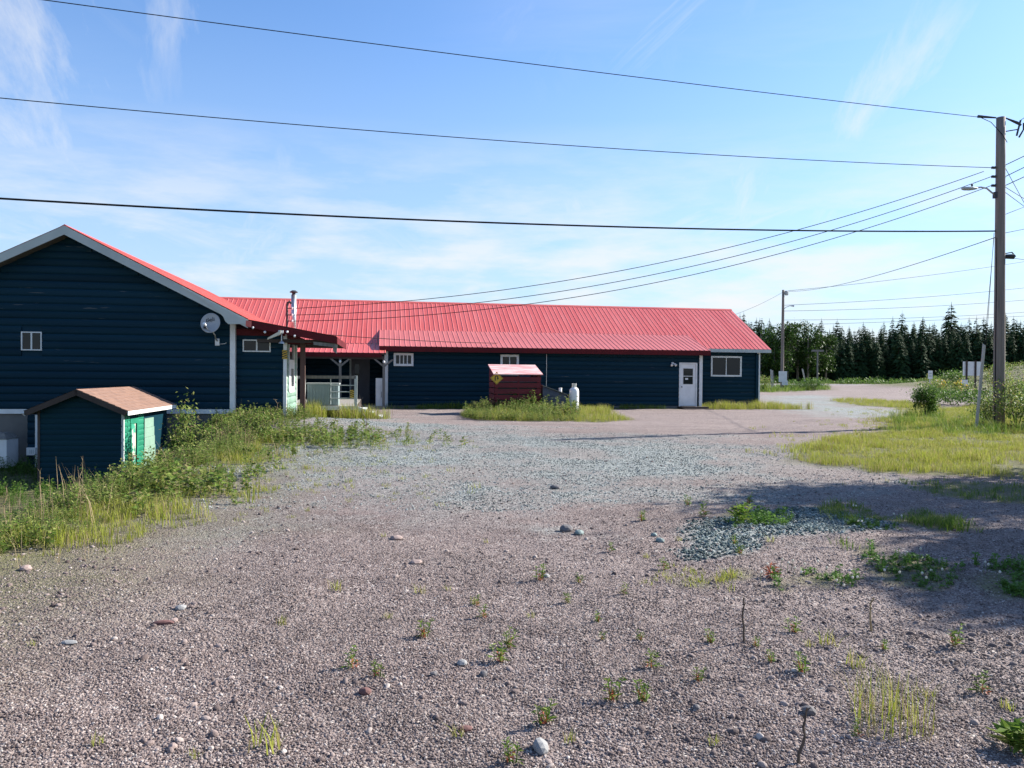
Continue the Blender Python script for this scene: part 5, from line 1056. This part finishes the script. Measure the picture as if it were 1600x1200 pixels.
# mass of forest behind
n = 700; x = rng.uniform(30, 170, n); y = rng.uniform(160, 215, n); sp = [T_spruce(11, 2.0, r_) for _ in range(2)]; sp = [(v, f) for v, f in sp]
P = np.stack([x, y, terrain(x, y)], -1); V, F = merged(sp, P[:200], rng.uniform(.75, 1.0, 200), rng.uniform(0, 6.28, 200), 5); stuff(link('forest_mass', np_mesh('forest_mass', V, F, M['spruce'])), 'mass of dark spruce forest behind the front trees', 'forest')
def broad(name, x, y, h, rw, nl, L, label, m='aspen', seed=0, group=None, lo=.3, cl=26):
    q = np.random.default_rng(seed + 300); z = float(terrain(x, y)); e = empty(name, (x, y, z)); tag(e, label, 'tree', group); V, F, C = T_broad(h, rw, nl, L, q, cl, lo); link('crown', np_mesh('crown', V, F, M[m]), e)
    t = MB().tube([(0, 0, -.2), (.05, 0, h * .3), (0, .05, h * .6), (0, 0, h * .92)], [h * .018 + .04, h * .014 + .02, h * .008 + .01, .015], 8)
    for c in C[:14]: t.tube([(0, 0, max(.25 * h, c[2] * .65)), (c[0] * .55, c[1] * .55, c[2] * .88), tuple(c)], [.035, .022, .008], 5)
    t.build('trunk', M['pole_wood'], e, True)
for i, (px, Y, top, w) in enumerate(((1188, 128, 514, 2.4), (1210, 131, 510, 2.2), (1230, 129, 504, 2.5), (1246, 132, 500, 2.3), (1262, 129, 507, 2.4), (1277, 131, 513, 2.0), (1290, 133, 522, 1.8), (1222, 126, 530, 2.0))):
    x, y, z = at_depth(px, Y); broad('aspen_tree', x, y, height_at(px, top, Y) - z, w, 1700, .42, 'rounded leafy tree standing before the dark spruces', seed=i, group='leafy trees before the spruces', lo=.22)
# trees just outside the frame on the right, whose shade falls over the gravel
for i, (x, y, h, w) in enumerate(((13.2, 13.5, 7.6, 1.6), (15.6, 14.2, 8.6, 1.9), (12.9, 10.2, 7.4, 1.2), (12.8, 9.6, 7.0, 1.0), (15.6, 10.9, 7.6, 1.2), (18.4, 15.2, 8.5, 2.2), (17.4, 11.3, 8.0, 1.4), (15.4, 12.2, 7.6, 1.5), (18.5, 12.6, 8.6, 1.8), (20.5, 13.6, 9, 2.2))):
    broad('roadside_tree', x, y, h, w, 5200, .17, 'leafy roadside tree shading the corner of the gravel', 'bush', 20 + i, 'roadside trees shading the gravel', .2, 34)

# ================================================================ loose stones
def stone_mesh(seed, sub=2):
    bm = bmesh.new(); bmesh.ops.create_icosphere(bm, subdivisions=sub, radius=1); q = np.random.default_rng(seed); D = q.normal(0, 1, (7, 3)); D /= np.linalg.norm(D, axis=1)[:, None]
    for v in bm.verts:
        n = np.array(v.co); s = 1.0
        for d in D: s = min(s, .80 / max(.35, n @ d) if n @ d > .72 else 1.0)
        v.co = Vector(n * s * (1 + q.normal(0, .015)))
    me = bpy.data.meshes.new('stone'); bm.to_mesh(me); bm.free(); return me
M['stone_grey'] = mat('stone_grey', (.27, .27, .265), (.20, .20, .20), 20, .8, bump=.3, bdist=.003); M['stone_dark'] = mat('stone_dark', (.10, .095, .10), (.14, .13, .13), 20, .85); M['stone_red'] = mat('stone_red', (.15, .07, .063), (.11, .055, .05), 20, .85); M['stone_pink'] = mat('stone_pink', (.30, .225, .20), (.24, .18, .16), 20, .85); M['stone_teal'] = mat('stone_teal', (.13, .18, .175), (.20, .25, .24), 20, .8)
def stone(px, py, w, h, m, label, seed, asp=1.0, rot=0, group=None):
    a, b = ground_at(px, py); s = b / 1200; me = stone_mesh(seed); me.materials.append(M[m]); o = link('stone', me, None, (a, b, float(terrain(a, b)) + h * s * .22)); o.scale = (w * s * .5, w * s * .5 * asp, h * s * .5); o.rotation_euler = (0, 0, rot); tag(o, label, 'stone', group)
stone(844, 1174, 27, 26, 'stone_grey', 'smooth egg shaped grey stone lying on bare gravel', 1, 1.6, .2); stone(722, 1037, 17, 11, 'stone_grey', 'small oval pale grey stone beside a dark pebble', 2, 1.0, -.3); stone(756, 1052, 14, 11, 'stone_dark', 'dark brown pebble next to the oval grey stone', 3); stone(678, 1054, 12, 9, 'stone_dark', 'small dark pebble left of the oval grey stone', 4)
stone(570, 1082, 22, 14, 'stone_red', 'flat reddish stone half sunk in gravel', 5, .8); stone(727, 1142, 24, 11, 'stone_red', 'dark red splintered shard in the gravel', 6, .6, .3); stone(255, 978, 34, 9, 'stone_red', 'long dark red shard with pink end lying flat', 7, .4, .1); stone(272, 974, 14, 8, 'stone_pink', 'pink chip touching the long dark red shard', 8)
stone(885, 831, 22, 15, 'stone_dark', 'blackish angular stone by a lone seedling', 9); stone(905, 836, 16, 10, 'stone_teal', 'blue grey angular stone beside the blackish stone', 10); stone(1088, 1114, 13, 12, 'stone_dark', 'round dark grey pebble on open gravel', 11); stone(1264, 1114, 24, 17, 'stone_dark', 'brown grey blocky stone near the half dry grass', 12)
stone(283, 955, 18, 9, 'stone_grey', 'flat grey stone near the long dark red shard', 13); stone(650, 879, 20, 8, 'stone_pink', 'flat pale pink stone pressed in the gravel', 14); stone(620, 843, 22, 8, 'stone_pink', 'wide pale pink slab pressed in the gravel', 15); stone(853, 903, 13, 9, 'stone_grey', 'whitish pebble touching a seedling', 16)
stone(1031, 847, 15, 10, 'stone_teal', 'blue grey stone lying apart from the windrow', 17); stone(1022, 838, 11, 8, 'stone_teal', 'smaller blue grey stone apart from the windrow', 18); stone(108, 1007, 26, 8, 'stone_grey', 'long flat grey sliver on the gravel', 19, .5); stone(868, 764, 18, 9, 'stone_dark', 'dark flat stone at the edge of the pale crushed stone', 20); stone(270, 1170, 16, 12, 'stone_pink', 'pale angular stone with a dark hollow beside it', 21); stone(40, 890, 20, 11, 'stone_pink', 'pale pinkish stone near the weedy bank', 22)
# ---- gravel and crushed stone: instanced grains (uncountable)
def m_grain(name, cols):
    m, nt_, b, out = newmat(name); g = G(nt_); r = g.n('ShaderNodeObjectInfo').outputs['Random']; n = g.n('ShaderNodeValToRGB'); e = n.color_ramp.elements
    while len(e) < len(cols): e.new(.5)
    for i, (p, c) in enumerate(cols): e[i].position = p; e[i].color = (*c, 1)
    g.l(r, n.inputs[0]); pos = g.n('ShaderNodeNewGeometry').outputs['Position']; hs = g.n('ShaderNodeHueSaturation'); g.l(n.outputs[0], hs.inputs['Color']); g.l(g.math('ADD', g.math('MULTIPLY', g.ramp(g.noise(pos, .9, 5), .35, .65), .5), .72), hs.inputs['Value']); g.l(hs.outputs[0], b.inputs['Base Color']); b.inputs['Roughness'].default_value = .85; b.inputs['Specular IOR Level'].default_value = .3; return m
M['grain'] = m_grain('gravel_grains', [(0, (.075, .055, .051)), (.3, (.145, .110, .101)), (.7, (.23, .182, .167)), (.92, (.33, .28, .255)), (1, (.42, .38, .35))])
M['grain_teal'] = m_grain('crushed_stone', [(0, (.08, .098, .096)), (.4, (.16, .185, .178)), (.8, (.27, .295, .285)), (1, (.42, .44, .42))])
M['grain_pile'] = m_grain('windrow_stone', [(0, (.035, .055, .055)), (.5, (.09, .125, .122)), (.85, (.17, .215, .205)), (1, (.33, .37, .35))])
def grains(name, x, y, r0, r1, m, label, cat, seed, sub=1, sink=.25, pw=2.0):
    q = np.random.default_rng(seed); n = len(x); r = r0 + (r1 - r0) * q.uniform(0, 1, n) ** pw; z = terrain(x, y) + r * sink
    me = bpy.data.meshes.new(name); me.vertices.add(n); me.vertices.foreach_set('co', np.stack([x, y, z], -1).astype(np.float32).ravel())
    s = me.attributes.new('scl', 'FLOAT_VECTOR', 'POINT'); s.data.foreach_set('vector', (r[:, None] * q.uniform([.8, .6, .45], [1.35, 1.0, .85], (n, 3))).astype(np.float32).ravel())
    a = me.attributes.new('rot', 'FLOAT_VECTOR', 'POINT'); a.data.foreach_set('vector', np.stack([q.normal(0, .35, n), q.normal(0, .35, n), q.uniform(0, 6.28, n)], -1).astype(np.float32).ravel())
    me.materials.append(M[m]); o = link(name, me); stuff(o, label, cat)
    ng = bpy.data.node_groups.new(name, 'GeometryNodeTree'); ng.interface.new_socket('Geometry', in_out='INPUT', socket_type='NodeSocketGeometry'); ng.interface.new_socket('Geometry', in_out='OUTPUT', socket_type='NodeSocketGeometry')
    gi = ng.nodes.new('NodeGroupInput'); go = ng.nodes.new('NodeGroupOutput'); ip = ng.nodes.new('GeometryNodeInstanceOnPoints'); ic = ng.nodes.new('GeometryNodeMeshIcoSphere'); ic.inputs['Subdivisions'].default_value = sub; ic.inputs['Radius'].default_value = 1
    sm = ng.nodes.new('GeometryNodeSetMaterial'); sm.inputs['Material'].default_value = M[m]
    def at(nm): k = ng.nodes.new('GeometryNodeInputNamedAttribute'); k.data_type = 'FLOAT_VECTOR'; k.inputs['Name'].default_value = nm; return k.outputs['Attribute']
    L = ng.links.new; L(gi.outputs[0], ip.inputs['Points']); L(ic.outputs['Mesh'], sm.inputs['Geometry']); L(sm.outputs[0], ip.inputs['Instance']); L(at('scl'), ip.inputs['Scale']); L(at('rot'), ip.inputs['Rotation']); L(ip.outputs[0], go.inputs[0])
    md = o.modifiers.new('grains', 'NODES'); md.node_group = ng; return o
def sample(n, y0, y1, p, seed, wide=.74):
    q = np.random.default_rng(seed); u = q.uniform(0, 1, n); y = (y0 ** p + u * (y1 ** p - y0 ** p)) ** (1 / p); x = q.uniform(-1, 1, n) * (wide * y + .3); return x, y
x, y = sample(330000, 2.3, 13, -.5, 1); t_, g_, l_ = zones(x, y); k = (rng.uniform(0, 1, len(x)) > g_ * .85) & (rng.uniform(0, 1, len(x)) > t_) & (x > bank_edge(y) - .3); x, y = x[k], y[k]
grains('gravel', x, y, .0030, .0085, 'grain', 'purple brown gravel covering the open yard', 'gravel', 5, pw=2.2)
x, y = sample(9000, 2.3, 16, .3, 2); k = (x > bank_edge(y) - .2) & (fnoise(x, y, .8, 61) > .5); x, y = x[k], y[k]; grains('coarse_gravel', x, y, .007, .022, 'grain', 'scattered coarser pinkish pebbles on the yard', 'gravel', 6, 2, .2, 3.5)
q = np.random.default_rng(9); lo, hi = Z_TEAL.min(0), Z_TEAL.max(0); n = 150000; y = lo[1] + (hi[1] - lo[1]) * q.uniform(0, 1, n) ** 1.5; x = q.uniform(lo[0] - 1, hi[0] + 1, n); t_, g_, l_ = zones(x, y); k = q.uniform(0, 1, n) < t_ ** 1.5 * .85; grains('crushed_stone', x[k], y[k], .006, .017, 'grain_teal', 'pale blue green crushed stone spread across the middle of the yard', 'gravel', 7)
lo, hi = Z_PILE.min(0) - .3, Z_PILE.max(0) + .3; n = 15000; x = q.uniform(lo[0], hi[0], n); y = q.uniform(lo[1], hi[1], n); k = soft(Z_PILE, x, y, .1, .3, 4) > q.uniform(.1, .95, n); grains('stone_windrow', x[k], y[k], .007, .021, 'grain_pile', 'low windrow of coarse blue green crushed stone', 'gravel', 8, 1, .35)
